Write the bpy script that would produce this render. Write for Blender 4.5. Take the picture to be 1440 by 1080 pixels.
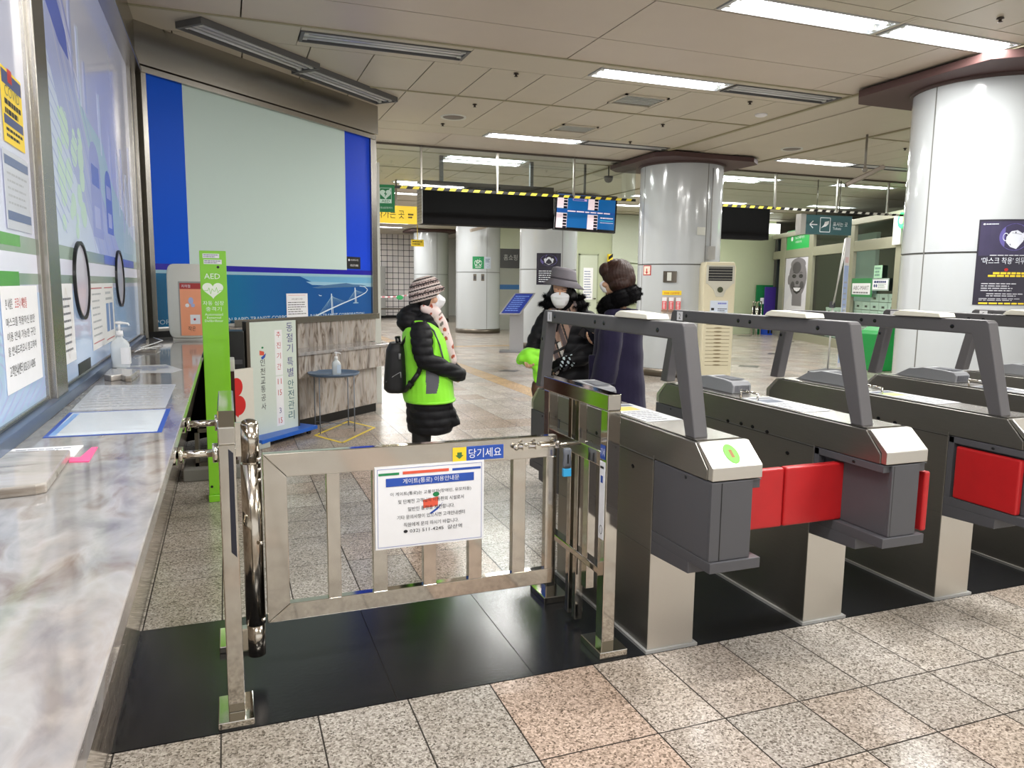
import bpy, bmesh, math, random
import numpy as np
from mathutils import Vector, Matrix
for _o in list(bpy.data.objects):
    bpy.data.objects.remove(_o)
SC = bpy.context.scene
COL = SC.collection
random.seed(7)
R = math.radians
PI = math.pi

# ------------------------------------------------------------------ camera
H = 1.55
yaw, pit, rol = R(20.71), R(7.52), R(0.633)
fwd = Vector((math.sin(yaw)*math.cos(pit), math.cos(yaw)*math.cos(pit), -math.sin(pit)))
rt = Vector((math.cos(yaw), -math.sin(yaw), 0)); up = rt.cross(fwd)
rt2 = rt*math.cos(rol) + up*math.sin(rol); up2 = -rt*math.sin(rol) + up*math.cos(rol)
cam = bpy.data.cameras.new('camera'); cam.sensor_fit = 'HORIZONTAL'; cam.sensor_width = 36.0
cam.lens = 36.0*1061/1440; cam.clip_start = .05; cam.clip_end = 200
co = bpy.data.objects.new('camera', cam); COL.objects.link(co)
mw = Matrix((rt2, up2, -fwd)).transposed().to_4x4(); mw.translation = (0, 0, H)
co.matrix_world = mw
SC.camera = co

# ------------------------------------------------------------------ world, exposure
w = bpy.data.worlds.new('ambient_fill'); SC.world = w; w.use_nodes = True  # even grey ambient fill, added to brighten the hall from its open side
w.node_tree.nodes['Background'].inputs[0].default_value = (.80, .80, .78, 1)
w.node_tree.nodes['Background'].inputs[1].default_value = .75
SC.view_settings.view_transform = 'Standard'; SC.view_settings.look = 'None'
SC.view_settings.gamma = 1; SC.view_settings.use_curve_mapping = False
SC.view_settings.exposure = EXPOSURE = 1.0
LAMP_W = 42.0      # watts of one lit twin-tube fitting
TUBE_E = 9.0

# ------------------------------------------------------------------ helpers
def lin(c):
    out = []
    for x in c:
        x /= 255.
        out.append(x/12.92 if x <= .04045 else ((x+.055)/1.055)**2.4)
    return (out[0], out[1], out[2], 1)

MATS = {}
def M(name, rgb, rough=.5, metal=0., spec=.5, emit=0., coat=0., vary=.0, scale=20., bump=0., bscale=None, stretch=None, sheen=0.):
    if name in MATS: return MATS[name]
    m = bpy.data.materials.new(name); m.use_nodes = True; MATS[name] = m
    nt = m.node_tree; b = nt.nodes['Principled BSDF']
    c = lin(rgb)
    b.inputs['Base Color'].default_value = c
    b.inputs['Roughness'].default_value = rough; b.inputs['Metallic'].default_value = metal
    b.inputs['Specular IOR Level'].default_value = spec
    if coat: b.inputs['Coat Weight'].default_value = coat; b.inputs['Coat Roughness'].default_value = .05
    if sheen: b.inputs['Sheen Weight'].default_value = sheen
    if emit:
        b.inputs['Emission Color'].default_value = c; b.inputs['Emission Strength'].default_value = emit
    tc = nt.nodes.new('ShaderNodeTexCoord'); src = tc.outputs['Object']
    if stretch:
        mp = nt.nodes.new('ShaderNodeMapping'); mp.inputs['Scale'].default_value = stretch
        nt.links.new(src, mp.inputs[0]); src = mp.outputs[0]
    n = nt.nodes.new('ShaderNodeTexNoise'); n.inputs['Scale'].default_value = scale; n.inputs['Detail'].default_value = 4
    nt.links.new(src, n.inputs['Vector'])
    v = vary or .03
    mx = nt.nodes.new('ShaderNodeMix'); mx.data_type = 'RGBA'
    mx.inputs[6].default_value = tuple(max(0, x*(1-v)) for x in c[:3])+(1,)
    mx.inputs[7].default_value = tuple(min(1, x*(1+v)) for x in c[:3])+(1,)
    nt.links.new(n.outputs['Fac'], mx.inputs[0]); nt.links.new(mx.outputs[2], b.inputs['Base Color'])
    if bump:
        n2 = nt.nodes.new('ShaderNodeTexNoise'); n2.inputs['Scale'].default_value = bscale or scale; n2.inputs['Detail'].default_value = 3
        nt.links.new(src, n2.inputs['Vector'])
        bp = nt.nodes.new('ShaderNodeBump'); bp.inputs['Strength'].default_value = bump; bp.inputs['Distance'].default_value = .002
        nt.links.new(n2.outputs['Fac'], bp.inputs['Height']); nt.links.new(bp.outputs[0], b.inputs['Normal'])
    return m

def ramp(nt, fac, stops):
    r = nt.nodes.new('ShaderNodeValToRGB'); e = r.color_ramp.elements
    while len(e) < len(stops): e.new(.5)
    for k, (p, c) in zip(e, stops): k.position = p; k.color = lin(c)
    nt.links.new(fac, r.inputs[0]); return r.outputs[0]

def frame(o, u, v, n=None):
    o, u, v = Vector(o), Vector(u).normalized(), Vector(v).normalized()
    n = Vector(n).normalized() if n is not None else u.cross(v)
    return lambda p: o + u*p[0] + v*p[1] + n*p[2]

_txt = {}
def glyphs(body):
    if body in _txt: return _txt[body]
    cu = bpy.data.curves.new('t', 'FONT'); cu.body = body; cu.resolution_u = 2
    o = bpy.data.objects.new('t', cu); COL.objects.link(o)
    dg = bpy.context.evaluated_depsgraph_get(); dg.update()
    me = bpy.data.meshes.new_from_object(o.evaluated_get(dg))
    vs = [v.co.copy() for v in me.vertices]; fs = [tuple(p.vertices) for p in me.polygons]
    bpy.data.objects.remove(o); bpy.data.curves.remove(cu); bpy.data.meshes.remove(me)
    if vs:
        x0 = min(v.x for v in vs); x1 = max(v.x for v in vs); y0 = min(v.y for v in vs); y1 = max(v.y for v in vs)
    else: x0 = x1 = y0 = y1 = 0
    _txt[body] = (vs, fs, x0, x1, y0, y1); return _txt[body]

class MB:
    def __init__(s): s.v = []; s.f = []; s.m = []; s.s = []
    def add(s, vs, fs, m=0, T=None, smooth=False):
        b = len(s.v)
        s.v += [tuple(T(p)) if T else tuple(p) for p in vs]
        for f in fs: s.f.append(tuple(b+i for i in f)); s.m.append(m); s.s.append(smooth)
        return s
    def box(s, x0, x1, y0, y1, z0, z1, m=0, T=None):
        vs = [(x, y, z) for x in (x0, x1) for y in (y0, y1) for z in (z0, z1)]
        return s.add(vs, [(0,1,3,2),(4,6,7,5),(0,4,5,1),(2,3,7,6),(0,2,6,4),(1,5,7,3)], m, T)
    def prism(s, pts, d0, d1, m=0, T=None, smooth=False):
        n = len(pts)
        vs = [(p[0], p[1], d0) for p in pts]+[(p[0], p[1], d1) for p in pts]
        fs = [tuple(range(n)), tuple(range(2*n-1, n-1, -1))]
        s.add(vs, fs, m, T)
        b = len(s.v)-2*n
        for i in range(n):
            j = (i+1) % n; s.f.append((b+i, b+j, b+n+j, b+n+i)); s.m.append(m); s.s.append(smooth)
        return s
    def rect(s, x0, x1, y0, y1, d, m=0, T=None):       # one printed area
        return s.add([(x0,y0,d),(x1,y0,d),(x1,y1,d),(x0,y1,d)], [(0,1,2,3)], m, T)
    def poly(s, pts, d, m=0, T=None):
        return s.add([(p[0],p[1],d) for p in pts], [tuple(range(len(pts)))], m, T)
    def disc(s, cx, cy, rx, ry, d, m=0, T=None, n=28, a0=0, a1=2*PI):
        return s.poly([(cx+rx*math.cos(a0+(a1-a0)*i/n), cy+ry*math.sin(a0+(a1-a0)*i/n)) for i in range(n+(a1-a0 < 2*PI-.01))], d, m, T)
    def ring(s, cx, cy, rx, ry, w, d, m=0, T=None, n=32):
        vs = []; fs = []
        for i in range(n):
            a = 2*PI*i/n; c, q = math.cos(a), math.sin(a)
            vs += [(cx+rx*c, cy+ry*q, d), (cx+(rx-w)*c, cy+(ry-w)*q, d)]
            j = (i+1) % n; fs.append((2*i, 2*j, 2*j+1, 2*i+1))
        return s.add(vs, fs, m, T)
    def line(s, p, q, w, d, m=0, T=None):
        dx, dy = q[0]-p[0], q[1]-p[1]; L = math.hypot(dx, dy) or 1; nx, ny = -dy/L*w/2, dx/L*w/2
        return s.poly([(p[0]+nx,p[1]+ny),(q[0]+nx,q[1]+ny),(q[0]-nx,q[1]-ny),(p[0]-nx,p[1]-ny)], d, m, T)
    def text(s, body, x, y, w, h, d, m=0, T=None, align='c'):
        vs, fs, x0, x1, y0, y1 = glyphs(body)
        if not vs or x1 <= x0 or y1 <= y0: return s
        if w is None: sy = h/(y1-y0); sx = sy
        elif h is None: sx = w/(x1-x0); sy = sx
        else: sx = w/(x1-x0); sy = h/(y1-y0)
        W = (x1-x0)*sx; ox = x - (W/2 if align == 'c' else 0 if align == 'l' else W)
        return s.add([(ox+(v.x-x0)*sx, y+(v.y-y0)*sy, d) for v in vs], fs, m, T)
    def lines(s, x0, x1, y0, y1, n, d, m, T=None, fill=.45, seed=1):     # blurred small print as rows of words
        rnd = random.Random(seed)
        for i in range(n):
            yy = y1-(i+.5)*(y1-y0)/n; hh = (y1-y0)/n*fill/2; x = x0; xe = x1-(x1-x0)*rnd.uniform(0, .3)
            while x < xe:
                ww = min((x1-x0)*rnd.uniform(.06, .2), xe-x); s.rect(x, x+ww, yy-hh, yy+hh, d, m, T); x += ww+(x1-x0)*.025
        return s
    def cyl(s, p0, p1, r0, r1=None, n=16, m=0, T=None, caps=True, smooth=True):
        r1 = r0 if r1 is None else r1
        p0, p1 = Vector(p0), Vector(p1); ax = (p1-p0)
        if ax.length < 1e-9: return s
        ax.normalize()
        a = Vector((0,0,1)) if abs(ax.z) < .9 else Vector((1,0,0)); u = ax.cross(a).normalized(); v = ax.cross(u)
        vs = []; fs = []
        for i in range(n):
            t = 2*PI*i/n; e = u*math.cos(t)+v*math.sin(t); vs += [p0+e*r0, p1+e*r1]
        for i in range(n): j = (i+1) % n; fs.append((2*i, 2*j, 2*j+1, 2*i+1))
        s.add(vs, fs, m, T, smooth)
        if caps:
            b = len(s.v)-2*n
            s.f += [tuple(b+2*i for i in range(n))[::-1], tuple(b+2*i+1 for i in range(n))]; s.m += [m, m]; s.s += [False, False]
        return s
    def tube(s, path, r, n=10, m=0, T=None):
        for a, b in zip(path[:-1], path[1:]): s.cyl(a, b, r, r, n, m, T)
        for p in path[1:-1]: s.ell(p, (r, r, r), m, T, n, 6)
        return s
    def lathe(s, prof, cx, cy, n=32, m=0, T=None, smooth=True, cz=0):
        vs = []; fs = []; k = len(prof)
        for i in range(n):
            a = 2*PI*i/n
            for r, z in prof: vs.append((cx+r*math.cos(a), cy+r*math.sin(a), cz+z))
        for i in range(n):
            j = (i+1) % n
            for q in range(k-1): fs.append((i*k+q, j*k+q, j*k+q+1, i*k+q+1))
        return s.add(vs, fs, m, T, smooth)
    def ell(s, c, r, m=0, T=None, n=20, k=12):
        vs = [(c[0], c[1], c[2]-r[2])]; fs = []
        for q in range(1, k):
            t = -PI/2+PI*q/k
            for i in range(n):
                a = 2*PI*i/n; vs.append((c[0]+r[0]*math.cos(t)*math.cos(a), c[1]+r[1]*math.cos(t)*math.sin(a), c[2]+r[2]*math.sin(t)))
        vs.append((c[0], c[1], c[2]+r[2])); L = len(vs)-1
        for i in range(n):
            j = (i+1) % n; fs.append((0, 1+j, 1+i)); fs.append((L, L-n+i, L-n+j))
            for q in range(k-2): b = 1+q*n; fs.append((b+i, b+j, b+n+j, b+n+i))
        return s.add(vs, fs, m, T, True)
    def cap(s, p0, r0, p1, r1, m=0, T=None, n=14):      # tapered capsule
        s.cyl(p0, p1, r0, r1, n, m, T); s.ell(p0, (r0,)*3, m, T, n, 8); s.ell(p1, (r1,)*3, m, T, n, 8); return s
    def chain(s, pts, m=0, T=None, n=14):
        for a, b in zip(pts[:-1], pts[1:]): s.cap(a[:3], a[3], b[:3], b[3], m, T, n)
        return s
    def loft(s, rings, m=0, T=None, n=28, caps=True, power=2.0):   # rings: (cx, cy, z, rx, ry)
        vs = []; fs = []; k = len(rings)
        for cx, cy, z, rx, ry in rings:
            for i in range(n):
                a = 2*PI*i/n; c, q = math.cos(a), math.sin(a); e = 2/power
                vs.append((cx+rx*math.copysign(abs(c)**e, c), cy+ry*math.copysign(abs(q)**e, q), z))
        for q in range(k-1):
            for i in range(n): j = (i+1) % n; fs.append((q*n+i, q*n+j, (q+1)*n+j, (q+1)*n+i))
        if caps: fs += [tuple(range(n))[::-1], tuple((k-1)*n+i for i in range(n))]
        return s.add(vs, fs, m, T, True)
    def mesh(s, name, off=(0,0,0), mats=()):
        me = bpy.data.meshes.new(name)
        me.from_pydata([(v[0]-off[0], v[1]-off[1], v[2]-off[2]) for v in s.v], [], s.f)
        for m in mats: me.materials.append(m)
        me.polygons.foreach_set('material_index', s.m); me.polygons.foreach_set('use_smooth', s.s)
        bm = bmesh.new(); bm.from_mesh(me); bmesh.ops.recalc_face_normals(bm, faces=bm.faces); bm.to_mesh(me); bm.free()
        me.update(); return me
    def build(s, name, mats, parent=None, bevel=0, seg=2):
        if not isinstance(mats, (list, tuple)): mats = [mats]
        off = parent_loc(parent)
        o = bpy.data.objects.new(name, s.mesh(name, off, mats)); COL.objects.link(o); o.parent = parent
        if bevel:
            b = o.modifiers.new('bevel', 'BEVEL'); b.width = bevel; b.segments = seg; b.limit_method = 'ANGLE'; b.angle_limit = R(40)
        return o

def parent_loc(p):
    v = Vector((0,0,0))
    while p is not None: v += p.location; p = p.parent
    return v
def tag(o, label, cat, group=None, kind=None):
    if label: o['label'] = label
    if cat: o['category'] = cat
    if group: o['group'] = group
    if kind: o['kind'] = kind
    return o
def thing(name, label, cat, loc=(0,0,0), group=None):
    o = bpy.data.objects.new(name, None); COL.objects.link(o); o.location = loc; o.empty_display_size = .05
    return tag(o, label, cat, group)
def struct(name, mb, mats, bevel=0):
    o = mb.build(name, mats, None, bevel); o['kind'] = 'structure'; return o
def solo(name, mb, mats, label, cat, group=None, bevel=0):
    c = Vector((0,0,0)); n = len(mb.v)
    xs = [v[0] for v in mb.v]; ys = [v[1] for v in mb.v]; zs = [v[2] for v in mb.v]
    off = Vector(((min(xs)+max(xs))/2, (min(ys)+max(ys))/2, min(zs)))
    if not isinstance(mats, (list, tuple)): mats = [mats]
    o = bpy.data.objects.new(name, mb.mesh(name, off, mats)); COL.objects.link(o); o.location = off
    if bevel:
        b = o.modifiers.new('bevel', 'BEVEL'); b.width = bevel; b.segments = 2; b.limit_method = 'ANGLE'; b.angle_limit = R(40)
    return tag(o, label, cat, group)
def copy_tree(o, parent=None):
    c = o.copy(); COL.objects.link(c); c.parent = parent
    for ch in [x for x in bpy.data.objects if x.parent == o]: copy_tree(ch, c)
    return c
def dup(o, dx, dy=0, dz=0, label=None):
    c = copy_tree(o); c.location = o.location + Vector((dx, dy, dz))
    if label: c['label'] = label
    return c
def child(o, name):
    for x in bpy.data.objects:
        if x.parent == o and x.name.split('.')[0] == name: return x

def organic(name, mb, mats, parent=None, voxel=.008, smooth=4, disp=None, matfn=None):
    """one continuous skin grown round the shapes in mb"""
    me = mb.mesh(name+'_src', (0,0,0), [])
    t = bpy.data.objects.new('tmp', me); COL.objects.link(t)
    r = t.modifiers.new('r', 'REMESH'); r.mode = 'VOXEL'; r.voxel_size = voxel
    if smooth:
        q = t.modifiers.new('s', 'SMOOTH'); q.factor = .5; q.iterations = smooth
    dg = bpy.context.evaluated_depsgraph_get(); dg.update()
    out = bpy.data.meshes.new_from_object(t.evaluated_get(dg)); out.name = name
    bpy.data.objects.remove(t)
    n = len(out.vertices)
    cs = np.empty(n*3); out.vertices.foreach_get('co', cs); cs = cs.reshape(-1, 3)
    if disp is not None:
        ns = np.array([tuple(v.normal) for v in out.vertices]).reshape(-1, 3)
        cs = cs + ns*disp(cs, ns)[:, None]
    off = np.array(parent_loc(parent)); 
    out.vertices.foreach_set('co', (cs-off).ravel())
    out.materials.clear()
    if not isinstance(mats, (list, tuple)): mats = [mats]
    for m in mats: out.materials.append(m)
    k = len(out.polygons); idx = np.zeros(k, dtype=np.int32)
    if matfn is not None:
        pc = np.empty(k*3); out.polygons.foreach_get('center', pc); idx = matfn(pc.reshape(-1, 3)+off).astype(np.int32)
    out.polygons.foreach_set('material_index', idx)
    out.polygons.foreach_set('use_smooth', np.ones(k, dtype=bool)); out.update()
    o = bpy.data.objects.new(name, out); COL.objects.link(o); o.parent = parent
    return o

# ------------------------------------------------------------------ materials
STEEL = M('brushed_steel', (166,162,155), .27, 1., vary=.06, scale=6, stretch=(60,60,2), bump=.05, bscale=30)
STEELD = M('brushed_steel_body', (140,137,131), .37, .92, vary=.08, scale=5, stretch=(2,2,60), bump=.05, bscale=30)
STEELB = M('brushed_steel_bright', (212,209,202), .33, 1., vary=.04, scale=5, stretch=(60,3,60))
MIRROR = M('polished_steel', (202,198,190), .08, 1., vary=.04, scale=4, bump=.03, bscale=3)
DKSTEEL = M('dull_steel', (112,105,96), .38, 1., vary=.08, scale=3)
POLE = M('polished_tube', (188,180,168), .16, 1., vary=.03, scale=3)
CHROME = M('chrome', (215,210,200), .06, 1.)
GREY = M('dark_grey_paint', (76,76,80), .42, 0, vary=.04, scale=8)
GREYARCH = M('grey_arch_paint', (84,82,84), .45, 0, vary=.04, scale=8)
GREYD = M('black_grey_plastic', (58,58,64), .45)
RDR = M('reader_grey', (138,140,144), .5)
BLACK = M('black', (14,14,15), .4); HOLE = M('sensor_black', (6,6,8), .15)
WHITE = M('white_paper', (232,232,234), .6); OFFW = M('off_white', (206,208,200), .5)
CREAM = M('cream_plastic', (214,206,178), .4); CREAMP = M('cream_pad', (222,219,204), .5)
RED = M('red_vinyl', (176,26,30), .38, vary=.12, scale=12, bump=.35, bscale=18)
REDP = M('red_print', (200,46,40), .5); BLUEP = M('blue_print', (38,78,168), .4); GREENP = M('green_print', (24,128,74), .45)
INK = M('ink', (28,28,32), .6); GREYINK = M('grey_ink', (118,120,128), .6); PALEINK = M('pale_ink', (176,180,186), .6)
LIME = M('lime_sheet', (132,206,36), .33, coat=.3); LIMEF = M('lime_fabric', (150,245,50), .6, bump=.3, bscale=60, sheen=.2)
WHITEGLOSS = M('white_enamel', (182,186,188), .13, coat=.35, vary=.02, scale=2, bump=.04, bscale=3)
YEL = M('yellow_print', (238,206,44), .5); ORG = M('orange_print', (226,120,60), .5)
MAROON = M('maroon_board', (74,50,48), .6); CEILP = M('ceiling_panel', (190,182,164), .45, vary=.04, scale=3)
CEILP2 = M('ceiling_panel_warm', (194,182,168), .4, vary=.04, scale=3)
CEILB = M('ceiling_void', (52,46,38), .9); TRIMC = M('ceiling_trim', (158,152,124), .5)
FIXW = M('fitting_reflector', (196,198,200), .3, .3); FIXF = M('fitting_rim', (92,92,92), .5)
TUBEOFF = M('tube_unlit', (206,208,206), .25)
TUBEON = M('tube_lit', (250,252,255), .4, emit=TUBE_E); TUBEON.cycles.emission_sampling = 'NONE'
BLKPLATE = M('black_stone', (27,28,31), .2, vary=.25, scale=30, bump=.1, bscale=60)
BASEB = M('black_base', (12,12,12), .35)

def floor_mat():
    m = bpy.data.materials.new('granite_tile'); m.use_nodes = True; nt = m.node_tree; b = nt.nodes['Principled BSDF']
    tc = nt.nodes.new('ShaderNodeTexCoord')
    n = nt.nodes.new('ShaderNodeTexVoronoi'); n.inputs['Scale'].default_value = 150; n.inputs['Randomness'].default_value = 1
    n3 = nt.nodes.new('ShaderNodeTexNoise'); n3.inputs['Scale'].default_value = 260; n3.inputs['Detail'].default_value = 2
    n2 = nt.nodes.new('ShaderNodeTexNoise'); n2.inputs['Scale'].default_value = 2.2; n2.inputs['Detail'].default_value = 5
    for q in (n, n2, n3): nt.links.new(tc.outputs['Object'], q.inputs['Vector'])
    sp = nt.nodes.new('ShaderNodeSeparateColor'); nt.links.new(n.outputs['Color'], sp.inputs[0])
    ad = nt.nodes.new('ShaderNodeMath'); ad.operation = 'MULTIPLY_ADD'; ad.inputs[1].default_value = .65; nt.links.new(sp.outputs[0], ad.inputs[0]); 
    ml = nt.nodes.new('ShaderNodeMath'); ml.operation = 'MULTIPLY'; ml.inputs[1].default_value = .35; nt.links.new(n3.outputs['Fac'], ml.inputs[0]); nt.links.new(ml.outputs[0], ad.inputs[2])
    c = ramp(nt, ad.outputs[0], [(.14, (80,74,68)), (.26, (132,126,118)), (.42, (168,162,155)), (.66, (190,184,177)), (.8, (212,207,200))])
    c2 = ramp(nt, n2.outputs['Fac'], [(.3, (226,222,216)), (.65, (255,255,255))])
    at = nt.nodes.new('ShaderNodeAttribute'); at.attribute_name = 'tint'
    m1 = nt.nodes.new('ShaderNodeMix'); m1.data_type = 'RGBA'; m1.blend_type = 'MULTIPLY'; m1.inputs[0].default_value = 1
    m2 = nt.nodes.new('ShaderNodeMix'); m2.data_type = 'RGBA'; m2.blend_type = 'MULTIPLY'; m2.inputs[0].default_value = 1
    nt.links.new(c, m1.inputs[6]); nt.links.new(at.outputs['Color'], m1.inputs[7])
    nt.links.new(m1.outputs[2], m2.inputs[6]); nt.links.new(c2, m2.inputs[7]); nt.links.new(m2.outputs[2], b.inputs['Base Color'])
    b.inputs['Roughness'].default_value = .24; b.inputs['Specular IOR Level'].default_value = .5
    bp = nt.nodes.new('ShaderNodeBump'); bp.inputs['Strength'].default_value = .06; bp.inputs['Distance'].default_value = .001
    nt.links.new(n3.outputs['Fac'], bp.inputs['Height']); nt.links.new(bp.outputs[0], b.inputs['Normal'])
    return m
GRANITE = floor_mat()

def marble(name, stops, veins, scale=(2.2, 1.0, 2.2), rough=.08, dist=(1.1, 2.2)):
    m = bpy.data.materials.new(name); m.use_nodes = True; nt = m.node_tree; b = nt.nodes['Principled BSDF']
    tc = nt.nodes.new('ShaderNodeTexCoord'); mp = nt.nodes.new('ShaderNodeMapping'); mp.inputs['Scale'].default_value = scale
    mp.inputs['Rotation'].default_value = (0, 0, .35)
    nt.links.new(tc.outputs['Object'], mp.inputs[0])
    n = nt.nodes.new('ShaderNodeTexNoise'); n.inputs['Scale'].default_value = 2.4; n.inputs['Detail'].default_value = 8; n.inputs['Distortion'].default_value = dist[0]
    nt.links.new(mp.outputs[0], n.inputs['Vector'])
    n2 = nt.nodes.new('ShaderNodeTexNoise'); n2.inputs['Scale'].default_value = 3.1; n2.inputs['Detail'].default_value = 9; n2.inputs['Distortion'].default_value = dist[1]
    nt.links.new(mp.outputs[0], n2.inputs['Vector'])
    a = ramp(nt, n.outputs['Fac'], stops)
    v = ramp(nt, n2.outputs['Fac'], veins)
    mx = nt.nodes.new('ShaderNodeMix'); mx.data_type = 'RGBA'; mx.blend_type = 'MULTIPLY'; mx.inputs[0].default_value = 1
    nt.links.new(a, mx.inputs[6]); nt.links.new(v, mx.inputs[7]); nt.links.new(mx.outputs[2], b.inputs['Base Color'])
    b.inputs['Roughness'].default_value = rough
    return m
MARB = marble('pale_marble', [(.3,(132,130,131)),(.42,(148,146,144)),(.52,(160,157,154)),(.62,(150,144,140)),(.75,(132,130,131))],
              [(.28,(200,182,172)),(.36,(228,218,212)),(.44,(250,247,244)),(.5,(255,255,255)),(.58,(246,245,245)),(.70,(216,213,217))], scale=(3.6,1.6,3), dist=(.5,.9))
MARBE = marble('marble_edge', [(.3,(150,138,124)),(.5,(186,174,160)),(.7,(206,196,184))], [(.35,(170,150,132)),(.5,(255,255,255)),(.7,(200,190,180))], scale=(1,1.2,5), rough=.06)
MARBG = marble('grey_streaked_marble', [(.3,(112,106,102)),(.45,(160,154,148)),(.6,(178,172,166)),(.75,(120,114,110))], [(.34,(176,164,154)),(.46,(250,245,240)),(.6,(255,255,255))], scale=(3,3,.8), rough=.16)
SLABM = marble('marble_offcut', [(.3,(120,112,102)),(.5,(170,164,156)),(.7,(190,186,182))], [(.32,(170,146,124)),(.44,(250,248,245)),(.7,(230,225,225))], scale=(1.2,3,3), rough=.12, dist=(.5,.8))

# ------------------------------------------------------------------ floor
XJ = [-2.7,-2.37,-2.04,-1.71,-1.38,-1.05,-.73,-.402,-.07,.256,.585,.91,1.36,1.638,1.972,2.299,2.627,2.955]
while XJ[-1] < 21: XJ.append(XJ[-1]+.3283)
YF = [2.62, 2.11, 1.785]
while YF[-1] > -6: YF.append(YF[-1]-.325)
YB = [3.56, 4.13, 4.6, 4.95, 5.27, 5.6]
while YB[-1] < 40: YB.append(YB[-1]+(.45 if len(YB) % 3 else .33))
vs, fs, cs = [], [], []
rf = random.Random(3)
def tile(x0, x1, y0, y1, c, g=.0028):
    b = len(vs); vs.extend([(x0+g,y0+g,0),(x1-g,y0+g,0),(x1-g,y1-g,0),(x0+g,y1-g,0)]); fs.append((b,b+1,b+2,b+3)); cs.append(c)
for rows in (sorted(YF), YB):
    for y0, y1 in zip(rows[:-1], rows[1:]):
        for x0, x1 in zip(XJ[:-1], XJ[1:]):
            k = rf.uniform(.86, 1.04); c = [k, k*.985, k*.965]
            if rf.random() < .22: c = [k*1.0, k*.93, k*.88]
            if .9 < x0 < 1.0 and y0 < 6: c = [1.04, .86, .76]
            if 5.2 < y0 < 5.4 and .2 < x0 < .6: c = [1.16, 1.16, 1.14]
            if 3.8 < (x0+x1)/2 < 4.13 and y0 > 7: c = [1.16, .86, .50]
            if 17.6 < y0 < 18.05 and 4 < x0 < 7: c = [1.16, .86, .50]
            if y0 > 6 and x0 < 3.2 and rf.random() < .35: c = [k*.9, k*.78, k*.7]
            tile(x0, x1, y0, y1, c)
me = bpy.data.meshes.new('floor')
nb = len(vs)
vs.extend([(-3,-6,-.003),(22,-6,-.003),(22,42,-.003),(-3,42,-.003)]); fs.append((nb,nb+1,nb+2,nb+3)); cs.append([.2,.19,.18])
me.from_pydata(vs, [], fs)
ca = me.color_attributes.new('tint', 'FLOAT_COLOR', 'CORNER'); arr = []
for c in cs: arr += (list(c)+[1])*4
ca.data.foreach_set('color', arr); me.materials.append(GRANITE); me.materials.append(M('grout', (52,46,40), .8))
me.polygons[len(fs)-1].material_index = 1
fl = bpy.data.objects.new('floor', me); COL.objects.link(fl); fl['kind'] = 'structure'
# black stone band under the gates, laid flush in the floor
b = MB(); xs = [-.70, .546, 1.10, 1.62, 2.45, 3.275, 4.10, 4.93, 5.75, 6.7, 8, 10]
for x0, x1 in zip(xs[:-1], xs[1:]): b.box(x0+.0015, x1-.0015, 2.622, 3.558, -.02, .001)
struct('trim_1', b, BLKPLATE)
b = MB()
for cx, cy, r in ((12.05,14.3,.3),(15.1,17.6,.33),(15.5,20.0,.3),(9.6,12.2,.26),(4.75,12.7,.22)):
    b.poly([(cx-r,cy),(cx,cy-r),(cx+r,cy),(cx,cy+r)], .0012)
struct('trim_2', b, M('dark_inlay', (84,80,78), .25))

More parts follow.
